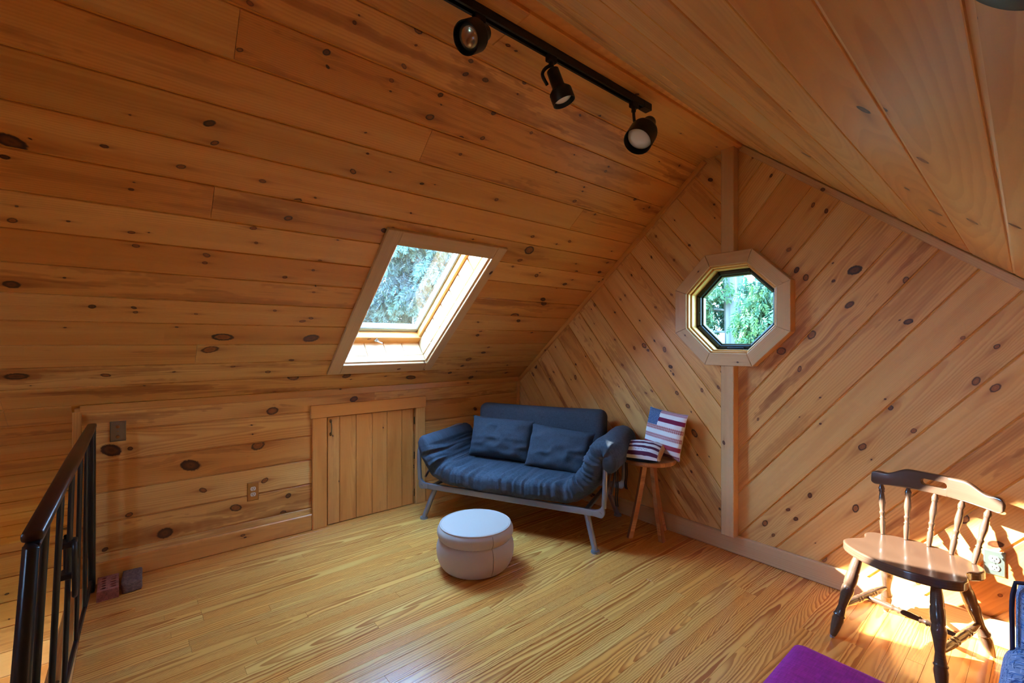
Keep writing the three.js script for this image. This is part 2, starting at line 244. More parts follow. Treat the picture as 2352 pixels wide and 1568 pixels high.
const seg = (list, u) => { let n = 0; if (list) for (const b of list) if (u > b) n++; return n; };
const leftBoard = (u, v) => { const k = Math.floor((v - S0) / BW); return [k * 5 + 200 + seg(BUTTS.get(k), u), S0 + (k + 0.5) * BW]; };
const RSTEP = 0.178, R0 = 1.544;
const rightBoard = (u, v) => { const k = Math.floor((v - R0) / RSTEP); return [k + 40, R0 + (k + 0.5) * RSTEP]; };
const KSTEP = 0.178, K0 = 0.165;
const kneeBoard = (u, v) => { const k = Math.floor((v - K0) / KSTEP); return [k * 2 + 20 + (u < -1.5 ? 1 : 0), K0 + (k + 0.5) * KSTEP]; };
const GR = [0.025, 0.178], GL = [0.048, 0.1765];
const gBoard = ([q0, st]) => (u, v) => { const k = Math.floor((v - q0) / st); return [k + 30, q0 + (k + 0.5) * st]; };
const GA = THREE.MathUtils.degToRad(50.34), GC = Math.cos(GA), GS = Math.sin(GA);
const FW = 0.0625, FX0 = -3.55;
const floorButts = []; { const r = rng(911); for (let i = 0; i < 72; i++) { const l = []; let z = -3.06 + 0.3 + r() * 1.5; while (z < 3.2) { l.push(z); z += 1.0 + r() * 1.3; } floorButts.push(l); } }
floorButts[Math.floor((-1.166 - FX0) / FW)][0] = -2.65;
const floorBoard = (u, v) => { const k = clamp(Math.floor((v - FX0) / FW), 0, 71); return [k * 7 + seg(floorButts[k], u), FX0 + (k + 0.5) * FW]; };

const T_LEFT = { u0: -3.06, u1: 0.7, v0: 0, v1: 2.6 };
const T_RIGHT = { u0: -3.06, u1: -0.1, v0: 0, v1: 2.0 };
const T_KNEE = { u0: -3.06, u1: 0.3, v0: 0, v1: 1.06 };
const T_GR = { u0: 0, u1: 2.1, v0: -0.95, v1: 1.75 }, T_GL = { u0: 0, u1: 2.1, v0: -1.2, v1: 1.75 };
const T_FLOOR = { u0: -3.06, u1: 0.3, v0: -3.55, v1: -0.05 };
const M = {}, GPAL = { ...PINE, light: [241, 190, 120], mid: [221, 152, 78], late: [186, 110, 50], stain: [152, 82, 34] };
M.left = woodMat(wood({ W: 2048, H: 1536, ...T_LEFT, boardOf: leftBoard, knots: KNOTS_S, seed: 3 }));
M.right = woodMat(wood({ W: 2048, H: 1536, ...T_RIGHT, boardOf: rightBoard, knots: KNOTS_R, pal: { ...PINE, light: [238, 192, 124], mid: [218, 156, 86], late: [186, 114, 56] }, seed: 4, depth: 0.35, lateAmt: 0.3, stain: 0.6, spacing: [0.008, 0.02] }));
M.knee = woodMat(wood({ W: 2048, H: 640, ...T_KNEE, boardOf: kneeBoard, knots: KNOTS_K, seed: 5 }));
M.gableR = woodMat(wood({ W: 1536, H: 2048, ...T_GR, boardOf: gBoard(GR), knots: KNOTS_GR, pal: GPAL, seed: 6, toneVar: 0.8, stain: 1 }));
M.gableL = woodMat(wood({ W: 1536, H: 1792, ...T_GL, boardOf: gBoard(GL), knots: KNOTS_GL, pal: GPAL, seed: 7, toneVar: 0.7 }));
const FLOORPAL = { light: [248, 182, 94], mid: [237, 152, 66], late: [178, 92, 32], stain: [198, 114, 46], knot: [120, 62, 26], rim: [70, 34, 16] };
M.floor = woodMat(wood({ W: 2048, H: 2048, ...T_FLOOR, boardOf: floorBoard, pal: FLOORPAL, spacing: [0.0045, 0.014], lateAmt: 0.95, depth: 0.13, stain: 0.25, seed: 8, toneVar: 0.25, wide: 0.1, wob: 2.2 }), 0.24, { clearcoat: 0.5, clearcoatRoughness: 0.12 });
const T_TRIM = { u0: 0, u1: 2.4, v0: 0, v1: 0.8 };
const trimBoard = (u, v) => { const k = Math.floor(v / 0.2); return [k + 3, (k + 0.5) * 0.2]; };
const trimKnots = []; { const r = rng(41); for (let i = 0; i < 22; i++) trimKnots.push([r() * 2.4, r() * 0.8, 0.004 + 0.008 * r()]); }
M.trim = woodMat(wood({ W: 1024, H: 512, ...T_TRIM, boardOf: trimBoard, knots: trimKnots, seed: 12, stain: 0.25, lateAmt: 0.3, toneVar: 0.3 }));
M.sawn = woodMat(wood({ W: 512, H: 256, u0: 0, u1: 2.4, v0: 0, v1: 0.8, boardOf: () => [2, 0.4], pal: { ...PALE, light: [246, 216, 168], mid: [234, 194, 142] }, seed: 15, stain: 0.1, lateAmt: 0.15 }), 0.7);
M.pale = woodMat(wood({ W: 1024, H: 512, ...T_TRIM, boardOf: trimBoard, knots: trimKnots, pal: PALE, seed: 14, stain: 0.2, lateAmt: 0.3, toneVar: 0.3 }));
M.tongue = woodMat(wood({ W: 512, H: 256, u0: 0, u1: 2.4, v0: 0, v1: 0.8, boardOf: () => [2, 0.4], pal: { ...PINE, light: [244, 176, 84], mid: [234, 156, 64] }, seed: 16, stain: 0.1, lateAmt: 0.15 }), 0.5);
const uvOf = (T) => (a, b) => [(a - T.u0) / (T.u1 - T.u0), (b - T.v0) / (T.v1 - T.v0)];
const uvG = (sg, T) => (x, y) => { const u = sg * (x - MID_X); return [(u * GC + y * GS - T.u0) / (T.u1 - T.u0), (-u * GS + y * GC - T.v0) / (T.v1 - T.v0)]; };
let trimCount = 0;
// a board of trim: from point p, length along A, width along B, thickness along N (towards the room)
function board(name, p, A, B, N, len, wid, thick, parent, mat = M.trim, bev = 0.003) {
  const fr = frame(p, A, B, N), r = rng(++trimCount * 13 + 5), row = Math.floor(r() * 4) * 0.2 + r() * Math.max(0, 0.19 - wid), u = r() * Math.max(0, 2.35 - len), k = len > 2.35 ? 2.35 / len : 1;
  return mesh(name, plankGeo([rect(0, len, 0, wid, [1, 1, 1, 1])], fr, thick, thick, (a, b) => [(u + a * k) / 2.4, (row + b) / 0.8], bev), mat, parent);
}
// ---------------------------------------------------------------- the shell of the room
const GAP = 0.009, RECESS = 0.01;
const M_BACK = woodMat(M.trim.map, 0.6);
const SKY = { z0: -1.83, z1: -1.152, s0: 0.335, s1: 1.467 };
const skyHP = rectHP(SKY.z0, SKY.z1, SKY.s0, SKY.s1);
const OCT = { x: -1.378, y: 1.614 };
const octHP = (apo, x = OCT.x, y = OCT.y) => Array.from({ length: 8 }, (_, i) => { const a = (i * Math.PI) / 4, nx = Math.cos(a), ny = Math.sin(a); return [nx, ny, nx * x + ny * y + apo]; });
const STAIR = { x0: EAVE_X, x1: -1.15, z0: 0.275, z1: 1.45 };
const trimUV = (a, b) => [a / 2.4, b / 0.8];

{ // left slope: tongue and groove boards, pierced by the skylight
  const g = structure('ceiling_left', 'sloped knotty pine board ceiling with the skylight, left of the ridge');
  const slab = [rect(GABLE_Z - 0.15, BACK_Z + 0.1, -1.75, LEFT_TOP + 0.1, [0, 0, 0, 0])];
  mesh('roof_slab', plankGeo(minus(slab, skyHP), F_LEFT, -0.009, 0.17, trimUV, 0), M.tongue, g);
  for (let k = -10; k <= 14; k++) {
    const v0 = S0 + k * BW + GAP / 2, v1 = Math.min(LEFT_TOP, S0 + (k + 1) * BW - GAP / 2), cuts = BUTTS.get(k) || [];
    const ends = k < 0 ? [STAIR.z0, ...cuts.filter((c) => c > STAIR.z0), 1.45] : [GABLE_Z, ...cuts, 1.45];
    for (let i = 0; i < ends.length - 1; i++) {
      let polys = [rect(ends[i] + 0.0008, ends[i + 1] - 0.0008, v0, v1)];
      polys = polys.flatMap((p) => (v1 < SKY.s0 || v0 > SKY.s1 ? [p] : minus([p], skyHP)));
      mesh('plank', plankGeo(polys, F_LEFT, 0, RECESS + 0.004, uvOf(T_LEFT), 0.002), M.left, g);
    }
  }
}
{ // right slope
  const g = structure('ceiling_right', 'sloped knotty pine board ceiling overhead, right of the ridge');
  mesh('roof_slab', plankGeo([rect(GABLE_Z - 0.15, BACK_Z + 0.1, -0.25, 2.75, [0, 0, 0, 0])], F_RIGHT, -0.0035, 0.17, trimUV, 0), M.sawn, g);
  for (let k = -9; k <= 5; k++) {
    const v0 = Math.max(-0.08, R0 + k * RSTEP + 0.0055), v1 = R0 + (k + 1) * RSTEP - 0.0055;
    if (v1 > 0.02) mesh('plank', plankGeo([rect(GABLE_Z, 1.45, v0, v1)], F_RIGHT, 0, 0.006, uvOf(T_RIGHT), 0.001), M.right, g);
  }
}
{ // the flat board along the ridge
  const g = structure('ceiling_ridge', 'flat pine boards along the ridge that carry the track light');
  for (const [z0, z1] of [[GABLE_Z, -1.18], [-1.179, 1.45]]) board('ridge_board', [-1.549, RIDGE_Y, z0], [0, 0, 1], [1, 0, 0], [0, -1, 0], z1 - z0, 0.242, 0.018, g);
  mesh('ridge_slab', placed(new THREE.BoxGeometry(0.5, 0.14, BACK_Z - GABLE_Z + 0.2), -1.43, RIDGE_Y + 0.07, (BACK_Z + GABLE_Z) / 2), M_BACK, g);
}
{ // gable wall: boards laid square to the roof slopes, meeting at the post
  const g = structure('wall_gable', 'gable end wall of diagonal knotty pine boards around the octagon window');
  const roofR = [SP, CP, SP * RIDGE_R + CP * RIDGE_Y], roofL = [-SP, CP, -SP * KNEE_X + CP * KNEE_Y];
  const past = ([nx, ny, c]) => [nx, ny, c + 0.06];
  let slab = clip(clip(clip([[-5, -0.3, 0], [RIGHT_X + 0.15, -0.3, 0], [RIGHT_X + 0.15, 3, 0], [-5, 3, 0]], ...past(roofR)), ...past(roofL)), 0, 1, RIDGE_Y + 0.05);
  mesh('wall_slab', plankGeo(minus([slab], octHP(0.29)), F_GABLE, -0.008, 0.12, trimUV, 0), M.tongue, g);
  for (const [sg, [q0, st], T, mat] of [[1, GR, T_GR, M.gableR], [-1, GL, T_GL, M.gableL]]) {
    for (let k = -10; k <= 10; k++) {
      const a = q0 + k * st + GAP / 2, b = q0 + (k + 1) * st - GAP / 2;
      let p = rect(-0.6, 3.2, a, b).map(([t, q, tag]) => [MID_X + sg * (t * GC - q * GS), t * GS + q * GC, tag]);
      p = clip(p, -sg, 0, -sg * MID_X); p = clip(p, 0, -1, -0.01); p = clip(p, 1, 0, RIGHT_X); p = clip(p, -1, 0, -KNEE_X); if (p.length) p = clip(p, ...roofR); if (p.length) p = clip(p, ...roofL); if (p.length) p = clip(p, 0, 1, RIDGE_Y);
      if (!p.length) continue;
      const polys = minus([p], octHP(0.29));
      if (polys.length) mesh('plank', plankGeo(polys, F_GABLE, 0, 0.01, uvG(sg, T), 0.002), mat, g);
    }
  }
}
{ // low left wall with the access door
  const g = structure('wall_left', 'low knee wall of wide knotty pine boards under the slope');
  const door = rectHP(-1.862, -1.11, -1, 0.835);
  mesh('wall_slab', plankGeo(minus([rect(GABLE_Z, 0.262, -0.02, 1.02, [0, 0, 0, 0])], door), F_KNEE, -RECESS, 0.1, trimUV, 0), M_BACK, g);
  for (let k = -1; k <= 4; k++) {
    const v0 = Math.max(0, K0 + k * KSTEP + GAP / 2), v1 = Math.min(1.018, K0 + (k + 1) * KSTEP - GAP / 2);
    for (const p of [rect(GABLE_Z, -1.5, v0, v1), rect(-1.4995, 0.262, v0, v1)]) {
      const polys = v0 > 0.835 ? [p] : minus([p], door);
      if (polys.length) mesh('plank', plankGeo(polys, F_KNEE, 0, RECESS + 0.004, uvOf(T_KNEE), 0.002), M.knee, g);
    }
  }
  // partition that closes the eave space towards the stairs
  mesh('eave_partition', plankGeo([[[KNEE_X - 0.1, -0.3, 0], [KNEE_X - 0.1, KNEE_Y - 0.1, 0], [EAVE_X, -0.1, 0], [EAVE_X, -0.3, 0]]], frame([0, 0, 0.262], [1, 0, 0], [0, 1, 0], [0, 0, 1]), 0, 0.05, trimUV, 0), M_BACK, g);
}
{ // floor: narrow heart pine strips
  const g = structure('floor', 'glossy narrow strip pine floor with bold orange grain');
  const sub = minus([rect(GABLE_Z - 0.1, BACK_Z + 0.1, EAVE_X - 0.1, RIGHT_X + 0.15, [0, 0, 0, 0])], rectHP(STAIR.z0, STAIR.z1, STAIR.x0 - 1, STAIR.x1));
  mesh('subfloor', plankGeo(sub, F_FLOOR, -0.012, 0.2, trimUV, 0), M_BACK, g);
  const rows = Math.ceil((RIGHT_X - FX0) / FW);
  for (let k = 0; k < rows; k++) {
    const x0 = FX0 + k * FW + 0.0004, x1 = Math.min(RIGHT_X, x0 + FW - 0.0008), zEnd = x1 < STAIR.x1 ? 0.2 : 1.5, cuts = [GABLE_Z, ...floorButts[Math.min(k, 71)].filter((z) => z < zEnd - 0.1), zEnd];
    for (let i = 0; i < cuts.length - 1; i++) mesh('floor_board', plankGeo([rect(cuts[i] + 0.0003, cuts[i + 1] - 0.0003, x0, x1, [1, 1, 1, 1])], F_FLOOR, 0, 0.012, uvOf(T_FLOOR), 0.0006), M.floor, g);
  }
  mesh('rear_floor', plankGeo([rect(1.5, BACK_Z, EAVE_X, RIGHT_X, [0, 0, 0, 0])], F_FLOOR, 0, 0.011, (a, b) => [a / 3, b / 3.5], 0), M.floor, g);
  board('nosing', [KNEE_X + 0.02, -0.02, 0.2005], [1, 0, 0], [0, 0, 1], [0, 1, 0], STAIR.x1 - KNEE_X - 0.02, 0.085, 0.024, g, M.trim, 0.006);
}
{ // the rest of the shell, behind and beside the camera
  const w = structure('wall_right', 'low pine knee wall behind the camera side');
  mesh('wall_panel', placed(new THREE.BoxGeometry(0.1, 1.15, BACK_Z - GABLE_Z + 0.1), RIGHT_X + 0.05, 0.55, (BACK_Z + GABLE_Z) / 2), M_BACK, w);
  const b = structure('wall_back', 'rear gable wall with one window, behind the camera');
  const roofR = [SP, CP, SP * RIDGE_R + CP * RIDGE_Y + 0.1], roofL = [-SP, CP, -SP * KNEE_X + CP * KNEE_Y + 0.1];
  let p = clip(clip(clip([[EAVE_X - 0.1, -0.3, 0], [RIGHT_X + 0.15, -0.3, 0], [RIGHT_X + 0.15, 3, 0], [EAVE_X - 0.1, 3, 0]], ...roofR), ...roofL), 0, 1, RIDGE_Y + 0.1);
  let polys = [p];
  polys = minus(polys, rectHP(-1.65, -1.15, 1.4, 1.95));
  mesh('wall_panel', plankGeo(polys, frame([0, 0, BACK_Z], [1, 0, 0], [0, 1, 0], [0, 0, -1]), 0, 0.15, trimUV, 0), M_BACK, b);
  const s = structure('wall_stairwell', 'outer wall of horizontal pine boards going down the stairwell');
  const top = KNEE_Y + (EAVE_X - KNEE_X) * 0.829;
  mesh('wall_slab', placed(new THREE.BoxGeometry(0.12, 2.75, 4), EAVE_X - 0.068, top - 1.37 + 0.06, 1.4), M_BACK, s);
  const fs = frame([EAVE_X, 0, 0], [0, 0, 1], [0, 1, 0], [1, 0, 0]);
  for (let k = 0; k < 9; k++) mesh('plank', plankGeo([rect(STAIR.z0 - 0.4, 1.45, -0.31 + 0.1786 * (1 - k) - 0.1786 + GAP / 2, Math.min(top, -0.31 + 0.1786 * (1 - k) - GAP / 2))], fs, 0, 0.01, (a, c) => [(a + 1.2) / 3.76, (c + 2.3) / 2.6], 0.002), M.left, s);
  const e = structure('wall_stair_end', 'end wall of the stairwell');
  mesh('wall_panel', plankGeo(minus([rect(EAVE_X, STAIR.x1, -2.62, -0.02, [0, 0, 0, 0])], rectHP(-4.35, -3.65, -1.3, -0.6)), frame([0, 0, STAIR.z1], [1, 0, 0], [0, 1, 0], [0, 0, -1]), 0, 0.1, trimUV, 0), M_BACK, e);
  const sw = structure('window_4', 'window low in the stairwell, out of view');
  for (const [x0, x1, y0, y1] of [[-4.35, -3.65, -1.3, -1.27], [-4.35, -3.65, -0.63, -0.6], [-4.35, -4.32, -1.27, -0.63], [-3.68, -3.65, -1.27, -0.63]]) mesh('window_frame', placed(crowdBox(x1 - x0, y1 - y0, 0.06, 0.004), (x0 + x1) / 2, (y0 + y1) / 2, STAIR.z1 + 0.05), M.trim, sw);
  mesh('wall_panel', placed(new THREE.BoxGeometry(STAIR.x1 - EAVE_X, 2.4, 0.1), (STAIR.x1 + EAVE_X) / 2, -1.4, STAIR.z0 - 0.06), M_BACK, e);
  mesh('wall_panel', placed(new THREE.BoxGeometry(0.1, 2.6, 1.3), STAIR.x1 + 0.05, -1.31, 0.86), M_BACK, e);
  const lf = structure('floor_lower', 'floor at the foot of the stairs');
  mesh('slab', placed(new THREE.BoxGeometry(4.2, 0.1, 1.6), -2.95, -2.66, 0.86), M_BACK, lf);
}
// trims
function trim(name, label) { return structure(name, label); }
{
  let t = trim('baseboard_gable', 'pine baseboard along the gable wall');
  board('rail', [KNEE_X, 0, GABLE_Z], [1, 0, 0], [0, 1, 0], [0, 0, 1], RIGHT_X - KNEE_X, 0.12, 0.02, t, M.pale, 0.006);
  t = trim('baseboard_left', 'pine baseboard along the low left wall');
  board('rail', [KNEE_X, 0, -1.012], [0, 0, 1], [0, 1, 0], [1, 0, 0], 0.26 + 1.012, 0.12, 0.018, t, M.trim, 0.006);
  board('rail', [KNEE_X, 0, GABLE_Z], [0, 0, 1], [0, 1, 0], [1, 0, 0], 3.06 - 1.96, 0.12, 0.018, t, M.trim, 0.006);
  t = trim('trim_1', 'pine strip where the left slope meets the gable wall');
  board('strip', [KNEE_X + 0.01, KNEE_Y - 0.032, GABLE_Z], [CP, SP, 0], [-SP, CP, 0], [0, 0, 1], 2.58, 0.034, 0.018, t);
  t = trim('trim_2', 'pine strip where the right slope meets the gable wall');
  board('strip', [RIDGE_R - 0.02, RIDGE_Y - 0.036, GABLE_Z], [CP, -SP, 0], [SP, CP, 0], [0, 0, 1], 2.6, 0.036, 0.018, t, M.pale);
  t = trim('trim_3', 'upright square post up the middle of the gable wall');
  board('post', [-1.423, 0.12, GABLE_Z + 0.002], [0, 1, 0], [1, 0, 0], [0, 0, 1], 1.12, 0.084, 0.066, t, M.pale, 0.004);
  board('post', [-1.423, 1.98, GABLE_Z + 0.002], [0, 1, 0], [1, 0, 0], [0, 0, 1], 0.7, 0.084, 0.066, t, M.pale, 0.004);
  t = trim('trim_4', 'corner strips of the low left wall');
  board('strip', [KNEE_X, 0.12, GABLE_Z + 0.02], [0, 1, 0], [0, 0, 1], [1, 0, 0], 0.87, 0.02, 0.02, t);
  board('strip', [KNEE_X, 0, 0.232], [0, 1, 0], [0, 0, 1], [1, 0, 0], 1.0, 0.038, 0.02, t);
  board('strip', [KNEE_X, 0.985, GABLE_Z + 0.02], [0, 0, 1], [-0.2, 1, 0], [1, 0.2, 0], 3.28, 0.05, 0.014, t);
}
{ // octagon window
  const g = structure('window_1', 'octagon window with wide pine casing, trees behind the glass');
  const ring = (name, a0, a1, z0, z1, mat, bev = 0.002) => {
    for (let i = 0; i < 8; i++) {
      const am = (i * Math.PI) / 4, h = Math.tan(Math.PI / 8);
      const fr = frame([OCT.x, OCT.y, z0], [Math.cos(am), Math.sin(am), 0], [-Math.sin(am), Math.cos(am), 0], [0, 0, 1]), off = rng(i + 31)();
      mesh(name, plankGeo([[[a0, -a0 * h + 0.0004, 1], [a1, -a1 * h + 0.0004, 1], [a1, a1 * h - 0.0004, 1], [a0, a0 * h - 0.0004, 1]]], fr, z1 - z0, z1 - z0, (a, b) => [(b + 0.4 + off) / 2.4, (a - 0.2 + Math.floor(off * 4) * 0.2) / 0.8], bev), mat, g);
    }
  };
  const bronze = new THREE.MeshStandardMaterial({ color: 0x2b241c, roughness: 0.35, metalness: 0.3 });
  ring('casing_piece', 0.291, 0.373, GABLE_Z, GABLE_Z + 0.072, M.pale, 0.003);
  ring('jamb_piece', 0.279, 0.2925, GABLE_Z - 0.12, GABLE_Z + 0.058, M.trim, 0.003);
  ring('stop_bead', 0.268, 0.2785, GABLE_Z - 0.12, GABLE_Z + 0.03, M.trim, 0.003);
  ring('sash_frame', 0.238, 0.2675, GABLE_Z - 0.1, GABLE_Z - 0.03, bronze, 0.006);
  ring('glazing_bead', 0.228, 0.2376, GABLE_Z - 0.09, GABLE_Z - 0.055, new THREE.MeshStandardMaterial({ color: 0x6b5a38, roughness: 0.4, metalness: 0.4 }), 0.003);
  const sh = new THREE.Shape(Array.from({ length: 8 }, (_, i) => { const a = Math.PI / 8 + (i * Math.PI) / 4, R = 0.231 / Math.cos(Math.PI / 8); return new THREE.Vector2(R * Math.cos(a), R * Math.sin(a)); }));
  M.glass = new THREE.MeshPhysicalMaterial({ color: 0xeaf6f6, transmission: 1, thickness: 0, roughness: 0, ior: 1.5 });
  mesh('pane', placed(new THREE.ShapeGeometry(sh), OCT.x, OCT.y, GABLE_Z - 0.075), new THREE.MeshPhysicalMaterial({ color: 0xa3bdb8, transmission: 1, thickness: 0, roughness: 0, ior: 1.5 }), g); // grey tinted glass
  const lt = mesh('latch', placed(crowdBox(0.11, 0.016, 0.012, 0.003), OCT.x + 0.01, OCT.y - 0.262, GABLE_Z - 0.022), new THREE.MeshStandardMaterial({ color: 0x15181c, roughness: 0.3, metalness: 0.6 }), g);
  for (const s of [-1, 1]) mesh('sash_pin', placed(crowdBox(0.02, 0.005, 0.006, 0.001), OCT.x + s * 0.25, OCT.y - 0.01, GABLE_Z - 0.025), lt.material, g);
}
{ // skylight
  const g = structure('window_2', 'hinged skylight in the left slope with a deep boarded reveal');
  const { z0, z1, s0, s1 } = SKY, P = (z, s, h) => V3().copy(F_LEFT.o).addScaledVector(F_LEFT.U, z).addScaledVector(F_LEFT.V, s).addScaledVector(F_LEFT.N, h).toArray();
  const Z = [0, 0, 1], S = F_LEFT.V.toArray(), N = F_LEFT.N.toArray(), neg = (a) => a.map((x) => -x);
  const cw = 0.088;
  board('casing', P(z0 - 0.075, s0 - 0.105, 0), S, Z, N, s1 - s0 + 0.205, 0.075, 0.02, g, M.pale);
  board('casing', P(z1, s0 - 0.105, 0), S, Z, N, s1 - s0 + 0.205, cw, 0.02, g, M.pale);
  board('casing', P(z0, s1, 0), Z, S, N, z1 - z0, 0.1, 0.02, g, M.pale);
  board('casing', P(z0, s0 - 0.105, 0), Z, S, N, z1 - z0, 0.105, 0.02, g, M.pale);
  const DEP = 0.19, EDGE = 0.055;
  // lining boards, each its own piece: far and near jambs, sill and head
  for (const [z, N2] of [[z0, Z], [z1, neg(Z)]]) {
    board('jamb_strip', P(z, s0 + 0.012, -EDGE), S, N, N2, s1 - s0 - 0.024, EDGE, 0.014, g, M.pale);
    for (let s = s0, i = 0; s < s1 - 0.01; s += 0.158, i++) board('jamb_board', P(z, s + 0.006, -DEP), N, S, N2, DEP - EDGE - 0.008, Math.min(0.146, s1 - s - 0.004), 0.013, g, M.pale);
  }
  board('sill_strip', P(z0 + 0.014, s0, -EDGE), Z, N, S, z1 - z0 - 0.028, EDGE, 0.012, g, M.pale);
  board('head_strip', P(z0 + 0.014, s1, -EDGE), Z, N, neg(S), z1 - z0 - 0.028, EDGE, 0.012, g, M.pale);
  for (let z = z0 + 0.016; z < z1 - 0.03; z += 0.155) {
    board('sill_board', P(z, s0, -DEP), N, Z, S, DEP - EDGE - 0.002, Math.min(0.151, z1 - 0.016 - z), 0.01, g, M.pale);
    board('head_board', P(z, s1, -DEP), N, Z, neg(S), DEP - EDGE - 0.002, Math.min(0.151, z1 - 0.016 - z), 0.01, g, M.pale);
  }
  // curb and sash beyond the lining
  const alu = new THREE.MeshStandardMaterial({ color: 0x9aa3a8, roughness: 0.35, metalness: 0.7 });
  const sash = part('sash', g), h0 = -0.285;
  const bar = (name, a0, a1, b0, b1, ha, hb, mat, par) => mesh(name, plankGeo([rect(a0, a1, b0, b1, [1, 1, 1, 1])], F_LEFT, ha, ha - hb, (a, b) => (a1 - a0 > b1 - b0 ? [a / 2.4, b / 0.8] : [b / 2.4, a / 0.8]), 0.004), mat, par);
  bar('sash_bar', z0 + 0.002, z1 - 0.002, s0 + 0.002, s0 + 0.075, -0.185, -0.245, M.trim, sash);
  bar('sash_bar', z0 + 0.002, z1 - 0.002, s1 - 0.06, s1 - 0.002, -0.195, -0.245, M.trim, sash);
  bar('sash_bar', z0 + 0.002, z0 + 0.034, s0 + 0.075, s1 - 0.06, -0.195, -0.245, M.trim, sash);
  bar('sash_bar', z1 - 0.034, z1 - 0.002, s0 + 0.075, s1 - 0.06, -0.195, -0.245, M.trim, sash);
  bar('metal_bar', z0 - 0.02, z1 + 0.02, s0 - 0.02, s0 + 0.115, -0.246, -0.3, alu, sash);
  bar('metal_bar', z0 - 0.02, z1 + 0.02, s1 - 0.075, s1 + 0.03, -0.246, -0.3, alu, sash);
  bar('metal_bar', z0 - 0.02, z0 + 0.052, s0 + 0.115, s1 - 0.075, -0.246, -0.3, alu, sash);
  bar('metal_bar', z1 - 0.052, z1 + 0.02, s0 + 0.115, s1 - 0.075, -0.246, -0.3, alu, sash);
  const curb = part('curb', g);
  for (const [a0, a1, b0, b1] of [[z0 - 0.05, z1 + 0.05, s0 - 0.06, s0], [z0 - 0.05, z1 + 0.05, s1, s1 + 0.06], [z0 - 0.05, z0, s0, s1], [z1, z1 + 0.05, s0, s1]]) bar('curb_board', a0, a1, b0, b1, -0.165, -0.26, M_BACK, curb);
  const pg = plankGeo([rect(z0 + 0.05, z1 - 0.05, s0 + 0.11, s1 - 0.07, [0, 0, 0, 0])], F_LEFT, -0.272, 0, trimUV, 0);
  { // one sheet of glass, not a slab
    const q = [[z0 + 0.05, s0 + 0.11], [z1 - 0.05, s0 + 0.11], [z1 - 0.05, s1 - 0.07], [z0 + 0.05, s1 - 0.07]].map(([a, b]) => P(a, b, -0.272));
    pg.setAttribute('position', new THREE.Float32BufferAttribute([...q[0], ...q[1], ...q[2], ...q[0], ...q[2], ...q[3]], 3));
    pg.setAttribute('uv', new THREE.Float32BufferAttribute(new Array(12).fill(0), 2)); pg.computeVertexNormals();
  }
  mesh('pane', pg, new THREE.MeshPhysicalMaterial({ color: 0xdfeef2, transmission: 0.9, thickness: 0, roughness: 0.02, ior: 1.5 }), g); // a little dust on the outside
  const latch = part('latch', g), chrome = new THREE.MeshStandardMaterial({ color: 0xb9bec2, roughness: 0.25, metalness: 0.9 });
  const lp = V3(...P(-1.44, s0 + 0.045, -0.18));
  const plate = mesh('plate', placed(crowdBox(0.03, 0.034, 0.006, 0.002), 0, 0, 0), chrome, latch);
  plate.quaternion.setFromUnitVectors(V3(0, 0, 1), F_LEFT.N); plate.position.copy(lp);
  mesh('lever', tube([lp.clone().addScaledVector(F_LEFT.N, 0.004), lp.clone().add(V3(0.012, -0.012, -0.012)), lp.clone().add(V3(0.03, -0.022, -0.035))], 0.005, 14, 8), chrome, latch);
}
{ // access door to the eaves
  const g = structure('door_1', 'small pine plank access door in the low left wall');
  const leaf = part('door_leaf', g), zs = [-1.127, -1.218, -1.348, -1.48, -1.607, -1.74, -1.841];
  for (let i = 0; i < 6; i++) board('door_plank', [KNEE_X - 0.012, 0.004, zs[i] - 0.0012], [0, 1, 0], [0, 0, -1], [1, 0, 0], 0.818, zs[i] - zs[i + 1] - 0.0024, 0.014, leaf, M.trim, 0.003);
  mesh('door_backing', placed(new THREE.BoxGeometry(0.02, 0.83, 0.74), KNEE_X - 0.024, 0.415, -1.485), M_BACK, leaf);
  board('casing', [KNEE_X, 0, -1.117], [0, 1, 0], [0, 0, 1], [1, 0, 0], 0.828, 0.105, 0.022, g);
  board('casing', [KNEE_X, 0, -1.952], [0, 1, 0], [0, 0, 1], [1, 0, 0], 0.828, 0.092, 0.022, g);
  board('casing', [KNEE_X, 0.828, -1.958], [0, 0, 1], [0, 1, 0], [1, 0, 0], 0.958, 0.095, 0.026, g);
  const brass = new THREE.MeshStandardMaterial({ color: 0x6d5b3a, roughness: 0.35, metalness: 0.9 });
  const h = part('handle', g), hx = KNEE_X + 0.002, hz = -1.15;
  mesh('grip', tube([V3(hx + 0.002, 0.79, hz), V3(hx + 0.016, 0.78, hz), V3(hx + 0.024, 0.745, hz), V3(hx + 0.016, 0.708, hz), V3(hx + 0.002, 0.698, hz)], 0.004, 24, 8), brass, h);
  for (const y of [0.793, 0.693]) { const s = new THREE.SphereGeometry(0.012, 14, 10); s.scale(0.35, 1.2, 0.8); mesh('rosette', placed(s, hx + 0.003, y, hz), brass, h); }
  for (const y of [0.72, 0.42, 0.1]) mesh('hinge', rod(V3(KNEE_X + 0.008, y - 0.03, -1.8515), V3(KNEE_X + 0.008, y + 0.03, -1.8515), 0.005), brass, g);
}
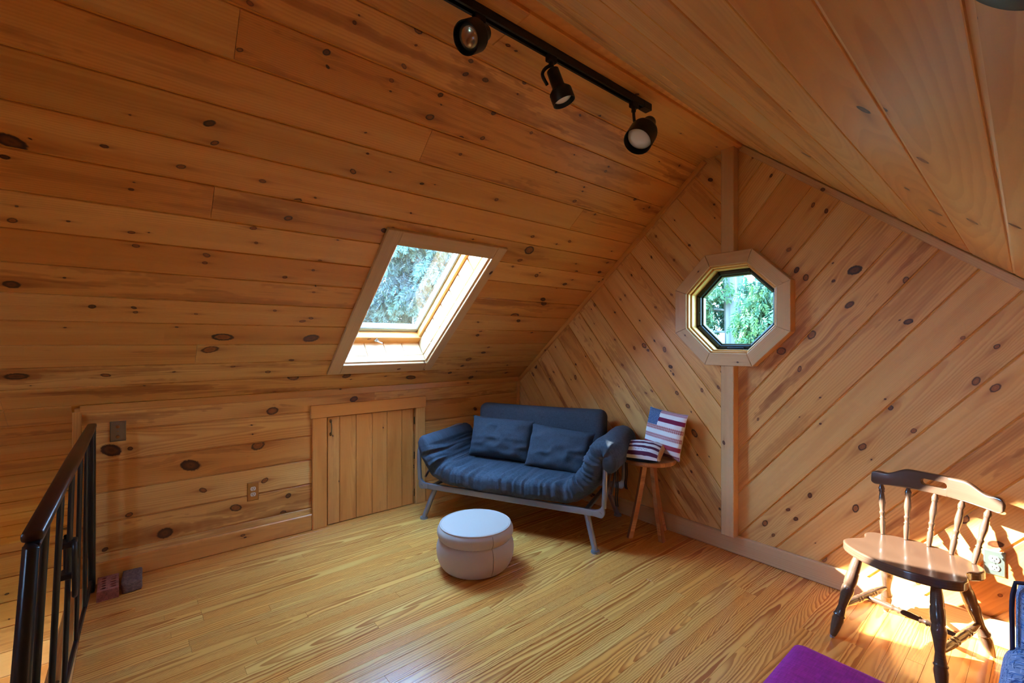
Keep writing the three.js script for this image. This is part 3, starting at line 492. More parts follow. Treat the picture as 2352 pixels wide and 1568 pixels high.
{ // window in the rear wall
  const g = structure('window_3', 'rear wall window, behind the camera'), x = -1.65;
  for (const [x0, x1, y0, y1] of [[x, x + 0.5, 1.4, 1.44], [x, x + 0.5, 1.91, 1.95], [x, x + 0.04, 1.44, 1.91], [x + 0.46, x + 0.5, 1.44, 1.91]]) mesh('window_frame', placed(crowdBox(x1 - x0, y1 - y0, 0.06, 0.004), (x0 + x1) / 2, (y0 + y1) / 2, BACK_Z + 0.06), M.trim, g);
  mesh('pane', placed(new THREE.PlaneGeometry(0.42, 0.47), x + 0.25, 1.675, BACK_Z + 0.07, 0, Math.PI, 0), M.glass, g);
}
// ---------------------------------------------------------------- fabrics and metals
function canvasTex(w, h, draw, srgb = true) { const c = document.createElement('canvas'); c.width = w; c.height = h; draw(c.getContext('2d'), w, h); const t = new THREE.CanvasTexture(c); if (srgb) t.colorSpace = THREE.SRGBColorSpace; t.wrapS = t.wrapT = THREE.RepeatWrapping; return t; }
function weaveTex(base, amp, seed) {
  const N = 256, d = new Uint8Array(N * N * 4), r = rng(seed);
  for (let j = 0; j < N; j++) for (let i = 0; i < N; i++) {
    const k = amp * (0.6 * (vn(i * 0.9, j * 0.09 + seed) - 0.5) + 0.6 * (vn(i * 0.09 + seed, j * 0.9) - 0.5) + 0.25 * (r() - 0.5)), o = (j * N + i) * 4;
    d[o] = clamp(base[0] * (1 + k), 0, 255); d[o + 1] = clamp(base[1] * (1 + k), 0, 255); d[o + 2] = clamp(base[2] * (1 + k), 0, 255); d[o + 3] = 255;
  }
  return texture(d, N, N);
}
const cloth = (map, extra = {}) => new THREE.MeshPhysicalMaterial({ map, roughness: 0.9, sheen: 0.25, sheenRoughness: 0.6, sheenColor: new THREE.Color(0.5, 0.55, 0.62), specularIntensity: 0.4, ...extra });
const denim = weaveTex([64, 67, 72], 0.45, 3); denim.repeat.set(3, 3);
M.denim = cloth(denim);
M.steel = new THREE.MeshStandardMaterial({ color: 0x8c8f93, roughness: 0.38, metalness: 0.65 });
M.black = new THREE.MeshStandardMaterial({ color: 0x0d0d0f, roughness: 0.38, metalness: 0.1 });
M.rubber = new THREE.MeshStandardMaterial({ color: 0x17181a, roughness: 0.7 });

function sweep(path, width, half, push, nT = 90, nW = 44) { // a padded slab that follows a path in x, y; its width runs along z
  const curve = new THREE.CatmullRomCurve3(path.map(([x, y]) => V3(x, y, 0)), false, 'centripetal'), L = curve.getLength(), pos = [], uv = [], idx = [];
  const ring = (t, grow, end) => {
    const p = curve.getPointAt(t), d = curve.getTangentAt(t), n = V3(-d.y, d.x, 0);
    for (let j = 0; j <= nW; j++) {
      const a = (j / nW) * Math.PI * 2, ca = Math.cos(a), sa = Math.sin(a), e = 0.28;
      const w = Math.sign(ca) * Math.pow(Math.abs(ca), e) * (width / 2 - half * (1 - grow) * 0.5), h = Math.sign(sa) * Math.pow(Math.abs(sa), 0.55) * half * grow;
      const q = p.clone().addScaledVector(n, h).addScaledVector(d, end); q.z = w;
      if (push) push(q, n, t * L, w, sa, ca);
      pos.push(q.x, q.y, q.z); uv.push(t * L, w + (sa > 0 ? 0 : 0.5));
    }
  };
  const rows = []; for (const [g, e] of [[0.02, -half], [0.5, -half * 0.86], [0.86, -half * 0.5]]) rows.push([0, g, e]);
  for (let i = 0; i <= nT; i++) rows.push([i / nT, 1, 0]);
  for (const [g, e] of [[0.86, half * 0.5], [0.5, half * 0.86], [0.02, half]]) rows.push([1, g, e]);
  rows.forEach((r) => ring(...r));
  for (let i = 0; i < rows.length - 1; i++) for (let j = 0; j < nW; j++) { const a = i * (nW + 1) + j, b = a + nW + 1; idx.push(a, a + 1, b, b, a + 1, b + 1); }
  const g = new THREE.BufferGeometry(); g.setAttribute('position', new THREE.Float32BufferAttribute(pos, 3)); g.setAttribute('uv', new THREE.Float32BufferAttribute(uv, 2)); g.setIndex(idx); g.computeVertexNormals();
  return g;
}
const ridge = (x, y) => 1 - Math.abs(2 * vn(x, y) - 1);
function pillowGeo(w, h, t, seed, back = 1, amp = 1) { // knife edged cushion, front face towards +z
  const n = 30, pos = [], uv = [], idx = [];
  for (const side of [1, -1]) for (let j = 0; j <= n; j++) for (let i = 0; i <= n; i++) {
    const a = (i / n) * 2 - 1, b = (j / n) * 2 - 1, e = Math.pow(Math.max(0, (1 - Math.pow(Math.abs(a), 2.6)) * (1 - Math.pow(Math.abs(b), 2.6))), 0.55);
    const pin = 1 - 0.05 * (1 - Math.pow(Math.abs(a), 4)) * Math.pow(Math.abs(b), 6) - 0.0, pin2 = 1 - 0.05 * (1 - Math.pow(Math.abs(b), 4)) * Math.pow(Math.abs(a), 6);
    const wr = amp * 0.024 * e * (ridge(a * 2.2 + seed, b * 3.1 + seed * 2) - 0.5) + amp * 0.012 * Math.sqrt(e) * (vn(a * 9 + seed, b * 5 - seed) - 0.5);
    pos.push((a * w * pin2) / 2, (b * h * pin) / 2 , side * ((side > 0 ? 1 : back) * e * t) / 2 + side * wr);
    uv.push((a + 1) / 2, (b + 1) / 2);
  }
  const N = (n + 1) * (n + 1);
  for (let s = 0; s < 2; s++) for (let j = 0; j < n; j++) for (let i = 0; i < n; i++) { const a = s * N + j * (n + 1) + i, b = a + 1, c = a + n + 1, d = c + 1; if (s === 0) idx.push(a, b, d, a, d, c); else idx.push(a, d, b, a, c, d); }
  const g = new THREE.BufferGeometry(); g.setAttribute('position', new THREE.Float32BufferAttribute(pos, 3)); g.setAttribute('uv', new THREE.Float32BufferAttribute(uv, 2)); g.setIndex(idx); g.computeVertexNormals(); g.clearGroups(); g.addGroup(0, n * n * 6, 0); g.addGroup(n * n * 6, n * n * 6, 1);
  return g;
}

// ---------------------------------------------------------------- futon love seat
const SOFA = { pos: [-2.73, 0, -2.374], turn: THREE.MathUtils.degToRad(25.3) };
{
  const s = thing('futon_love_seat', 'charcoal blue futon love seat with grey steel frame in the corner', 'sofa', SOFA.pos, SOFA.turn);
  for (const sx of [-1, 1]) for (const sz of [-1, 1]) {
    const leg = mesh('leg', rod(V3(sx * 0.615, 0.24, sz * 0.3), V3(sx * 0.688, 0.012, sz * 0.352), 0.021, 0.019, 20), M.steel, s);
    mesh('foot_pad', placed(new THREE.CylinderGeometry(0.029, 0.031, 0.014, 20), sx * 0.69, 0.007, sz * 0.353), M.steel, leg);
  }
  mesh('front_rail', placed(crowdBox(1.4, 0.045, 0.026, 0.006), 0, 0.253, 0.328), M.steel, s);
  mesh('rear_rail', placed(crowdBox(1.4, 0.045, 0.026, 0.006), 0, 0.253, -0.328), M.steel, s);
  for (const x of [-0.62, -0.2, 0.2, 0.62]) mesh('cross_bar', placed(crowdBox(0.03, 0.02, 0.64, 0.004), x, 0.262, 0), M.steel, s);
  for (const sx of [-1, 1]) {
    // each arm is a flat strip bent into a hoop, hung on the rails with corner plates
    const pts = [[0.742, 0.295, 0.332], [0.748, 0.42, 0.335], [0.748, 0.53, 0.33], [0.735, 0.588, 0.295], [0.725, 0.61, 0.22], [0.72, 0.632, -0.05], [0.718, 0.64, -0.24], [0.728, 0.6, -0.31], [0.742, 0.5, -0.335], [0.742, 0.295, -0.332]].map(([x, y, z]) => V3(sx * x, y, z));
    const hoop = tube(pts, 0.017, 90, 12); mesh('arm_frame', hoop, M.steel, s);
    for (const sz of [-1, 1]) {
      const sh = new THREE.Shape(); sh.moveTo(-0.055, -0.02); sh.lineTo(0.01, -0.028); sh.quadraticCurveTo(0.034, -0.02, 0.034, 0.012); sh.lineTo(0.03, 0.05); sh.lineTo(0.012, 0.05); sh.quadraticCurveTo(0.0, 0.018, -0.055, 0.018); sh.closePath();
      const g = prism(sh, 0.02, 0.003); if (sx < 0) g.scale(-1, 1, 1), g.index || flipWinding(g); placed(g, sx * 0.715, 0.255, sz * 0.332 - 0.01);
      const pl = mesh('corner_plate', g, M.steel, s);
      mesh('bolt', placed(new THREE.CylinderGeometry(0.009, 0.009, 0.008, 14), sx * 0.72, 0.258, sz * 0.332 + sz * 0.014, Math.PI / 2, 0, 0), M.steel, pl);
    }
    for (const [y0, z0, y1, z1] of [[0.3, 0.27, 0.55, -0.02], [0.3, 0.08, 0.56, -0.22]]) mesh('arm_strut', rod(V3(sx * 0.735, y0, z0), V3(sx * 0.73, y1, z1), 0.009), M.steel, s);
  }
  const push = (q, n, t, w, sa, ca) => {
    const front = sstep(0.05, 0.34, w), bend = Math.exp(-Math.pow((q.x - 0.55) / 0.14, 2)) + Math.exp(-Math.pow((q.x + 0.55) / 0.14, 2));
    const fan = ridge(t * 14 + w * 2.6, w * 3.2 + t * 1.3), fine = ridge(t * 34 + w * 4, w * 2.5 + 7);
    let k = 0.032 * (fan - 0.55) * (0.35 + 0.65 * front) + 0.015 * (fine - 0.5) * (0.35 + front + 0.9 * bend);
    k += 0.018 * (fbm(t * 3.2, w * 3.4) - 0.5);
    if (sa > -0.2) { q.addScaledVector(n, k); q.z += ca > 0.5 ? 0.6 * k : 0; } else q.addScaledVector(n, k * 0.3);
  };
  mesh('mattress', sweep([[-0.7, 0.575], [-0.665, 0.49], [-0.608, 0.41], [-0.52, 0.356], [-0.3, 0.342], [0, 0.338], [0.3, 0.342], [0.49, 0.354], [0.58, 0.4], [0.64, 0.47], [0.672, 0.55], [0.698, 0.62], [0.734, 0.662], [0.768, 0.648], [0.778, 0.6]].map(([x, y]) => [x, y]), 0.72, 0.076, push, 200, 64), M.denim, s);
  const bp = (v) => { const k = 0.012 * (fbm(v.x * 4 + 3, v.y * 5) - 0.5) + 0.006 * (ridge(v.x * 9, v.y * 1.5 + 4) - 0.5); v.z += v.z > 0 ? k : -k * 0.4; v.y += 0.01 * (vn(v.x * 5, 3) - 0.5); };
  mesh('backrest', placed(softBox(1.13, 0.47, 0.16, 0.065, 44, 24, 10, bp), 0.055, 0.62, -0.262, -0.1, 0, 0), M.denim, s);
  for (const [x, y, z] of [[-0.655, 0.575, 0.19], [0.735, 0.718, 0.2]]) { const b = new THREE.SphereGeometry(0.011, 12, 8); b.scale(1, 0.5, 1); mesh('tuft_button', placed(b, x, y + 0.0, z), M.denim, s); }
  for (const [x, z, l] of [[0.775, 0.06, 0.2], [0.79, -0.2, 0.16], [0.785, -0.17, 0.15], [0.768, 0.09, 0.19]]) mesh('tie', tube([V3(x, 0.56, z), V3(x + 0.005, 0.47 - l * 0.5, z + 0.008), V3(x - 0.003, 0.47 - l, z - 0.004), V3(x + 0.004, 0.47 - l * 1.25, z)], 0.004, 20, 6), M.rubber, s);
}
function flipWinding(g) { const p = g.attributes.position.array, u = g.attributes.uv && g.attributes.uv.array; for (let i = 0; i < p.length; i += 9) for (let k = 0; k < 3; k++) { const t = p[i + 3 + k]; p[i + 3 + k] = p[i + 6 + k]; p[i + 6 + k] = t; } if (u) for (let i = 0; i < u.length; i += 6) for (let k = 0; k < 2; k++) { const t = u[i + 2 + k]; u[i + 2 + k] = u[i + 4 + k]; u[i + 4 + k] = t; } g.computeVertexNormals(); }
{
  const put = (o, lx, ly, lz, rx, ry, rz) => { // pose given in the sofa's own axes
    const a = SOFA.turn, c = Math.cos(a), n = Math.sin(a); o.position.set(SOFA.pos[0] + lx * c + lz * n, ly, SOFA.pos[2] - lx * n + lz * c); o.rotation.set(rx, ry + a, rz, 'YXZ');
  };
  const cushion = (label, w, h, t, seed, ...pose) => {
    const o = thing('throw_pillow', label, 'pillow', [0, 0, 0], 0, 'pillows on the love seat');
    mesh('cover', pillowGeo(w, h, t, seed, 0.7), [M.denim, M.denim], o); put(o, ...pose); return o;
  };
  cushion('upright charcoal blue pillow at the left end of the love seat', 0.57, 0.34, 0.17, 2.3, -0.225, 0.592, -0.085, -0.27, 0.04, -0.02);
  cushion('slumped charcoal blue pillow beside the right arm of the love seat', 0.53, 0.34, 0.18, 7.7, 0.305, 0.562, -0.03, -0.34, -0.03, -0.07);
}

// ---------------------------------------------------------------- pouf
{
  const leather = new THREE.MeshPhysicalMaterial({ color: 0xbda48f, roughness: 0.5, specularIntensity: 0.5 });
  const o = thing('pouf', 'round cream leather pouf with piped lid standing before the love seat', 'pouf', [-2.32, 0, -1.635]);
  const L = (pts) => new THREE.LatheGeometry(new THREE.SplineCurve(pts.map(([r, y]) => new THREE.Vector2(r, y))).getPoints(50), 64);
  mesh('body', L([[0.001, 0.004], [0.12, 0.003], [0.182, 0.008], [0.212, 0.03], [0.232, 0.07], [0.24, 0.115], [0.238, 0.15], [0.228, 0.18], [0.218, 0.192]]), leather, o);
  mesh('lid', L([[0.217, 0.189], [0.226, 0.2], [0.236, 0.222], [0.235, 0.244], [0.226, 0.262], [0.216, 0.271], [0.2, 0.276], [0.12, 0.281], [0.001, 0.283]]), leather, o);
  mesh('piping', placed(new THREE.TorusGeometry(0.2185, 0.0042, 8, 80), 0, 0.2705, 0, Math.PI / 2, 0, 0), leather, o);
  const seam = new THREE.MeshStandardMaterial({ color: 0x8a7563, roughness: 0.7 });
  mesh('seam', placed(new THREE.TorusGeometry(0.2172, 0.0022, 6, 80), 0, 0.1905, 0, Math.PI / 2, 0, 0), seam, o);
  const a = 0.16, pr = [[0.214, 0.03], [0.2335, 0.07], [0.2412, 0.115], [0.2392, 0.15], [0.2292, 0.18], [0.2185, 0.1905], [0.227, 0.2], [0.237, 0.222], [0.236, 0.244], [0.227, 0.262]];
  mesh('seam', tube(pr.map(([r, y]) => V3(r * Math.cos(a), y, r * Math.sin(a))), 0.0018, 40, 6), seam, o);
}

// ---------------------------------------------------------------- stool with two pillows
const STOOL = [-1.872, 0, -2.842];
{
  const wm = woodMat(wood({ W: 512, H: 256, u0: 0, u1: 0.6, v0: 0, v1: 0.4, boardOf: (u, v) => { const k = Math.floor(v / 0.05); return [k + 3, (k + 0.5) * 0.05]; }, pal: { light: [222, 158, 98], mid: [188, 116, 64], late: [136, 74, 36], stain: [110, 58, 28], knot: [90, 48, 24], rim: [50, 26, 14] }, seed: 21, spacing: [0.002, 0.005], wide: 0.05, toneVar: 1 }), 0.4);
  const o = thing('round_stool', 'round wooden stool with splayed curved legs beside the love seat', 'stool', STOOL);
  const topGeo = new THREE.LatheGeometry([[0.0005, 0.538], [0.17, 0.538], [0.18, 0.541], [0.185, 0.55], [0.185, 0.562], [0.181, 0.569], [0.174, 0.571], [0.0005, 0.571]].map(([r, y]) => new THREE.Vector2(r, y)), 64);
  { const p = topGeo.attributes.position, uv = topGeo.attributes.uv; for (let i = 0; i < p.count; i++) uv.setXY(i, p.getX(i) / 0.6 + 0.5, p.getZ(i) / 0.4 + 0.5); }
  mesh('seat', topGeo, wm, o);
  mesh('under_disc', placed(new THREE.CylinderGeometry(0.115, 0.11, 0.016, 40), 0, 0.53, 0), wm, o);
  const feet = [[-0.075, 0.125], [0.11, 0.01], [0.01, -0.175], [-0.16, -0.06]];
  for (const [fx, fz] of feet.slice(0, 3)) {
    const a = Math.atan2(fz, fx), R = Math.hypot(fx, fz), pts = [];
    for (let i = 0; i <= 14; i++) { const t = i / 14, y = 0.53 * (1 - t) , r = 0.035 + (R - 0.035) * (t * 0.72 + 0.28 * t * t); pts.push([r, y]); }
    const sh = new THREE.Shape(); pts.forEach(([r, y], i) => (i ? sh.lineTo(r + 0.017, y) : sh.moveTo(r + 0.017, y))); for (const [r, y] of pts.slice().reverse()) sh.lineTo(r - 0.017, y); sh.closePath();
    const g = prism(sh, 0.03, 0.002); g.translate(0, 0, -0.015); g.rotateY(-a); mesh('leg', g, wm, o);
  }
}
{
  const flag = canvasTex(512, 512, (c, w, h) => {
    c.fillStyle = '#e9e2d6'; c.fillRect(0, 0, w, h);
    const rows = 11, hh = h / rows, plaid = ['#a06a78', '#7c2340', '#a85a52', '#b06c66', '#a03c44', '#7a2c38'];
    let n = 0;
    for (let i = 0; i < rows; i += 2) {
      const y = i * hh, red = plaid[n % 6]; c.fillStyle = n % 3 === 1 ? red : '#d9b3ae'; c.fillRect(0, y, w, hh);
      c.globalAlpha = 0.55; c.fillStyle = red; const st = [10, 34, 22, 18, 30, 16][n % 6];
      for (let x = 0; x < w; x += st) c.fillRect(x, y, st * 0.45, hh);
      c.fillRect(0, y + hh * 0.15, w, hh * 0.25); c.fillRect(0, y + hh * 0.62, w, hh * 0.2); c.globalAlpha = 1; n++;
    }
    c.fillStyle = '#2f5078'; c.fillRect(0, 0, w * 0.36, hh * 4);
    c.fillStyle = '#e4ecef'; for (let j = 0; j < 12; j++) for (let i = 0; i < 10; i++) { c.beginPath(); c.arc(9 + i * 18.6 + (j % 2 ? 9 : 0), 9 + j * 15.4, 3.4, 0, 7); if (9 + i * 18.6 + (j % 2 ? 9 : 0) < w * 0.35) c.fill(); }
    c.strokeStyle = '#cdb98f'; c.lineWidth = 8; c.strokeRect(0, 0, w, h);
  });
  const fm = cloth(flag), bk = cloth(weaveTex([190, 170, 140], 0.3, 8));
  const a = thing('flag_pillow', 'flag pillow with starred blue corner and plaid stripes, leaning on the wall', 'pillow', [-1.812, 0.738, -2.945]);
  mesh('cover', pillowGeo(0.325, 0.335, 0.085, 4.1, 1, 0.6), [fm, bk], a); a.rotation.set(-0.2, -0.06, -0.08, 'YXZ');
  const stripes = canvasTex(256, 256, (c, w, h) => {
    c.fillStyle = '#ddd6cc'; c.fillRect(0, 0, w, h); c.fillStyle = '#5a2438'; for (let i = 0; i < 4; i++) c.fillRect(0, 22 + i * 64, w, 30);
    c.fillStyle = '#c59a6a'; c.fillRect(0, 0, 20, h); c.fillRect(w - 20, 0, 20, h);
    c.fillStyle = '#8f8a86'; for (let i = 0; i < 9; i++) c.fillRect(96 + i * 9, 188 + (i % 3) * 2, 4, 8 + (i % 2) * 3);
  });
  const b = thing('striped_pillow', 'maroon and white striped pillow with black back lying on the stool', 'pillow', [-1.885, 0.622, -2.775]);
  mesh('cover', pillowGeo(0.31, 0.27, 0.105, 9.4, 1, 0.3), [cloth(stripes), cloth(weaveTex([26, 28, 36], 0.3, 9))], b); b.rotation.set(-1.36, 0.36, 0.0, 'YXZ');
}

// ---------------------------------------------------------------- wooden chair
{
  const pal = { light: [112, 80, 60], mid: [88, 60, 44], late: [64, 42, 29], stain: [84, 50, 32], knot: [62, 36, 22], rim: [40, 24, 14] };
  const maple = woodMat(wood({ W: 512, H: 512, u0: 0, u1: 0.6, v0: 0, v1: 0.6, boardOf: () => [5, 0.3], pal, seed: 31, spacing: [0.004, 0.008], lateAmt: 0.3, stain: 0.3 }), 0.26, { clearcoat: 0.6, clearcoatRoughness: 0.12 });
  const o = thing('wooden_chair', 'brown spindle back wooden chair standing in the patch of sun', 'chair', [-0.427, 0, -2.724], THREE.MathUtils.degToRad(-13.9));
  const sh = new THREE.Shape(); // seen from above: x to the right, y towards the back (-z)
  sh.moveTo(-0.222, -0.105); sh.bezierCurveTo(-0.2, -0.16, -0.1, -0.205, 0, -0.207); sh.bezierCurveTo(0.1, -0.205, 0.2, -0.16, 0.222, -0.105);
  sh.bezierCurveTo(0.232, -0.07, 0.21, -0.03, 0.198, -0.005); sh.bezierCurveTo(0.19, 0.02, 0.198, 0.04, 0.212, 0.06); sh.bezierCurveTo(0.226, 0.085, 0.222, 0.115, 0.2, 0.135);
  sh.bezierCurveTo(0.13, 0.185, 0.06, 0.207, 0, 0.208); sh.bezierCurveTo(-0.06, 0.207, -0.13, 0.185, -0.2, 0.135);
  sh.bezierCurveTo(-0.222, 0.115, -0.226, 0.085, -0.212, 0.06); sh.bezierCurveTo(-0.198, 0.04, -0.19, 0.02, -0.198, -0.005); sh.bezierCurveTo(-0.21, -0.03, -0.232, -0.07, -0.222, -0.105);
  const sg = new THREE.ExtrudeGeometry(sh, { depth: 0.026, bevelEnabled: true, bevelThickness: 0.007, bevelSize: 0.007, bevelOffset: -0.007, bevelSegments: 3, curveSegments: 14 }); sg.rotateX(-Math.PI / 2); sg.translate(0, 0.395, 0);
  mesh('seat', sg, maple, o);
  const legP = [[0, 0.011], [0.02, 0.014], [0.1, 0.02], [0.2, 0.024], [0.235, 0.021], [0.245, 0.0245], [0.26, 0.0245], [0.27, 0.021], [0.36, 0.0165], [0.47, 0.021], [0.55, 0.026], [0.6, 0.0245], [0.615, 0.0215], [0.63, 0.0245], [0.7, 0.0255], [0.77, 0.0245], [0.785, 0.0215], [0.8, 0.0235], [0.9, 0.021], [1, 0.016]];
  const feet = [[-0.2, 0.237], [0.205, 0.237], [-0.2, -0.237], [0.192, -0.262]], tops = [[-0.142, 0.125], [0.142, 0.125], [-0.13, -0.1], [0.13, -0.1]];
  const foot = (i) => V3(feet[i][0], 0, feet[i][1]), top = (i) => V3(tops[i][0], 0.392, tops[i][1]), on = (i, t) => foot(i).lerp(top(i), t);
  for (let i = 0; i < 4; i++) { const leg = mesh('leg', turned(on(i, 0.02), top(i), legP, 22), maple, o); mesh('glide', placed(new THREE.CylinderGeometry(0.009, 0.01, 0.01, 14), feet[i][0], 0.005, feet[i][1]), M.steel, leg); }
  const strP = [[0, 0.009], [0.1, 0.0125], [0.24, 0.0165], [0.28, 0.0135], [0.3, 0.0175], [0.325, 0.0175], [0.34, 0.014], [0.36, 0.0175], [0.385, 0.0175], [0.4, 0.0145], [0.5, 0.0175], [0.6, 0.0145], [0.615, 0.0175], [0.64, 0.0175], [0.66, 0.014], [0.675, 0.0175], [0.7, 0.0175], [0.72, 0.0135], [0.76, 0.0165], [0.9, 0.0125], [1, 0.009]];
  mesh('side_stretcher', turned(on(0, 0.38), on(2, 0.38), strP, 18), maple, o); mesh('side_stretcher', turned(on(1, 0.38), on(3, 0.38), strP, 18), maple, o);
  const mid = (a, b) => on(a, 0.38).lerp(on(b, 0.38), 0.5);
  mesh('cross_stretcher', turned(mid(0, 2), mid(1, 3), [[0, 0.008], [0.12, 0.011], [0.26, 0.0145], [0.3, 0.011], [0.315, 0.016], [0.33, 0.011], [0.37, 0.011], [0.385, 0.016], [0.4, 0.0115], [0.5, 0.0145], [0.6, 0.0115], [0.615, 0.016], [0.63, 0.011], [0.67, 0.011], [0.685, 0.016], [0.7, 0.011], [0.74, 0.0145], [0.88, 0.011], [1, 0.008]], 18), maple, o);
  const spP = [[0, 0.0085], [0.1, 0.011], [0.24, 0.0125], [0.29, 0.009], [0.31, 0.013], [0.33, 0.009], [0.37, 0.0095], [0.41, 0.0125], [0.43, 0.0125], [0.45, 0.009], [0.5, 0.0105], [0.62, 0.0145], [0.74, 0.012], [0.82, 0.0098], [0.84, 0.0128], [0.86, 0.0118], [0.9, 0.0135], [0.95, 0.0095], [1, 0.006]];
  const bx = [-0.17, -0.085, 0, 0.085, 0.17], bz = [-0.142, -0.168, -0.176, -0.168, -0.142], tx = [-0.208, -0.104, 0, 0.1, 0.195], bend = (x) => -0.243 + 0.042 * (x / 0.24) ** 2;
  const low = (x) => 0.656 + 0.012 * (1 - (x / 0.24) ** 2);
  for (let i = 0; i < 5; i++) mesh('spindle', turned(V3(bx[i], 0.428, bz[i]), V3(tx[i], low(tx[i]) + 0.006, bend(tx[i]) + 0.0), spP, 18), maple, o);
  // bent crest rail with a hand slot: rounded sections swept along x, split in two where the slot is
  const up = (x) => { const k = Math.abs(x) / 0.245; return 0.722 + 0.038 * (1 - sstep(0.42, 0.8, k)) + 0.004 * sstep(0.75, 0.92, k); };
  const hx = -0.005, hw = 0.05, hr = 0.0145, hy = 0.716, N = 120, X = 0.249;
  const gpos = [], guv = [], gi = [];
  const strip = (xs, lo, hi, rl, rh) => { // lo and hi edges; rl, rh: how round these edges are
    const base = gpos.length / 3, n = 16;
    xs.forEach((x) => {
      const y0 = lo(x), y1 = hi(x), ym = (y0 + y1) / 2, hh = (y1 - y0) / 2, tk = 0.0135 * Math.sqrt(clamp((X - Math.abs(x)) / 0.006, 0.02, 1));
      for (let j = 0; j <= n; j++) { const t = (j / n) * Math.PI * 2, c = Math.cos(t), s2 = Math.sin(t), e = s2 > 0 ? rh : rl; const yy = ym + Math.sign(s2) * Math.pow(Math.abs(s2), e) * hh, zz = Math.sign(c) * Math.pow(Math.abs(c), e) * tk; gpos.push(x, yy, bend(x) + zz - 0.1 * (yy - 0.66)); guv.push(x / 0.6 + 0.5, yy / 0.6); }
    });
    for (let i = 0; i < xs.length - 1; i++) for (let j = 0; j < n; j++) { const p = base + i * (n + 1) + j, q = p + n + 1; gi.push(p, q, p + 1, q, q + 1, p + 1); }
  };
  const endLow = (x) => low(x) + 0.03 * (1 - Math.sqrt(clamp(1 - ((Math.abs(x) - 0.222) / (X - 0.222)) ** 2, 0, 1))) * (Math.abs(x) > 0.222 ? 1 : 0), endUp = (x) => up(x) - 0.024 * (1 - Math.sqrt(clamp(1 - ((Math.abs(x) - 0.222) / (X - 0.222)) ** 2, 0, 1))) * (Math.abs(x) > 0.222 ? 1 : 0);
  const slotH = (x) => { const d = Math.abs(x - hx) - (hw - hr); return d <= 0 ? hr : Math.sqrt(Math.max(0, hr * hr - d * d)); };
  const range = (p, q, m) => Array.from({ length: m + 1 }, (_, i) => p + ((q - p) * i) / m);
  strip(range(-X, hx - hw, 50), endLow, endUp, 0.3, 0.3); strip(range(hx + hw, X, 50), endLow, endUp, 0.3, 0.3);
  strip(range(hx - hw, hx + hw, 40), low, (x) => hy - slotH(x), 0.3, 0.12); strip(range(hx - hw, hx + hw, 40), (x) => hy + slotH(x), up, 0.12, 0.3);
  const cg = new THREE.BufferGeometry(); cg.setAttribute('position', new THREE.Float32BufferAttribute(gpos, 3)); cg.setAttribute('uv', new THREE.Float32BufferAttribute(guv, 2)); cg.setIndex(gi); cg.computeVertexNormals();
  mesh('crest_rail', cg, maple, o);
}

// ---------------------------------------------------------------- purple footstool and flowered armchair
{
  const velvet = new THREE.MeshPhysicalMaterial({ map: weaveTex([172, 26, 132], 0.25, 14), roughness: 0.8, sheen: 0.6, sheenColor: new THREE.Color(0.6, 0.1, 0.45), sheenRoughness: 0.4 });
  const o = thing('purple_footstool', 'purple velvet square footstool at the bottom edge of the view', 'footstool', [-0.27, 0, -1.395]);
  mesh('cushion', placed(softBox(0.56, 0.17, 0.56, 0.028, 18, 8, 18, (v) => { v.y += v.y > 0 ? 0.012 * (1 - (v.x / 0.27) ** 2) * (1 - (v.z / 0.27) ** 2) + 0.003 * (fbm(v.x * 9, v.z * 9) - 0.5) : 0; }), 0, 0.337, 0), velvet, o);
  mesh('base', placed(crowdBox(0.5, 0.16, 0.5, 0.01), 0, 0.178, 0), velvet, o);
  for (const x of [-0.21, 0.21]) for (const z of [-0.21, 0.21]) mesh('leg', rod(V3(x, 0.1, z), V3(x, 0.0, z), 0.02, 0.015), M.black, o);
}
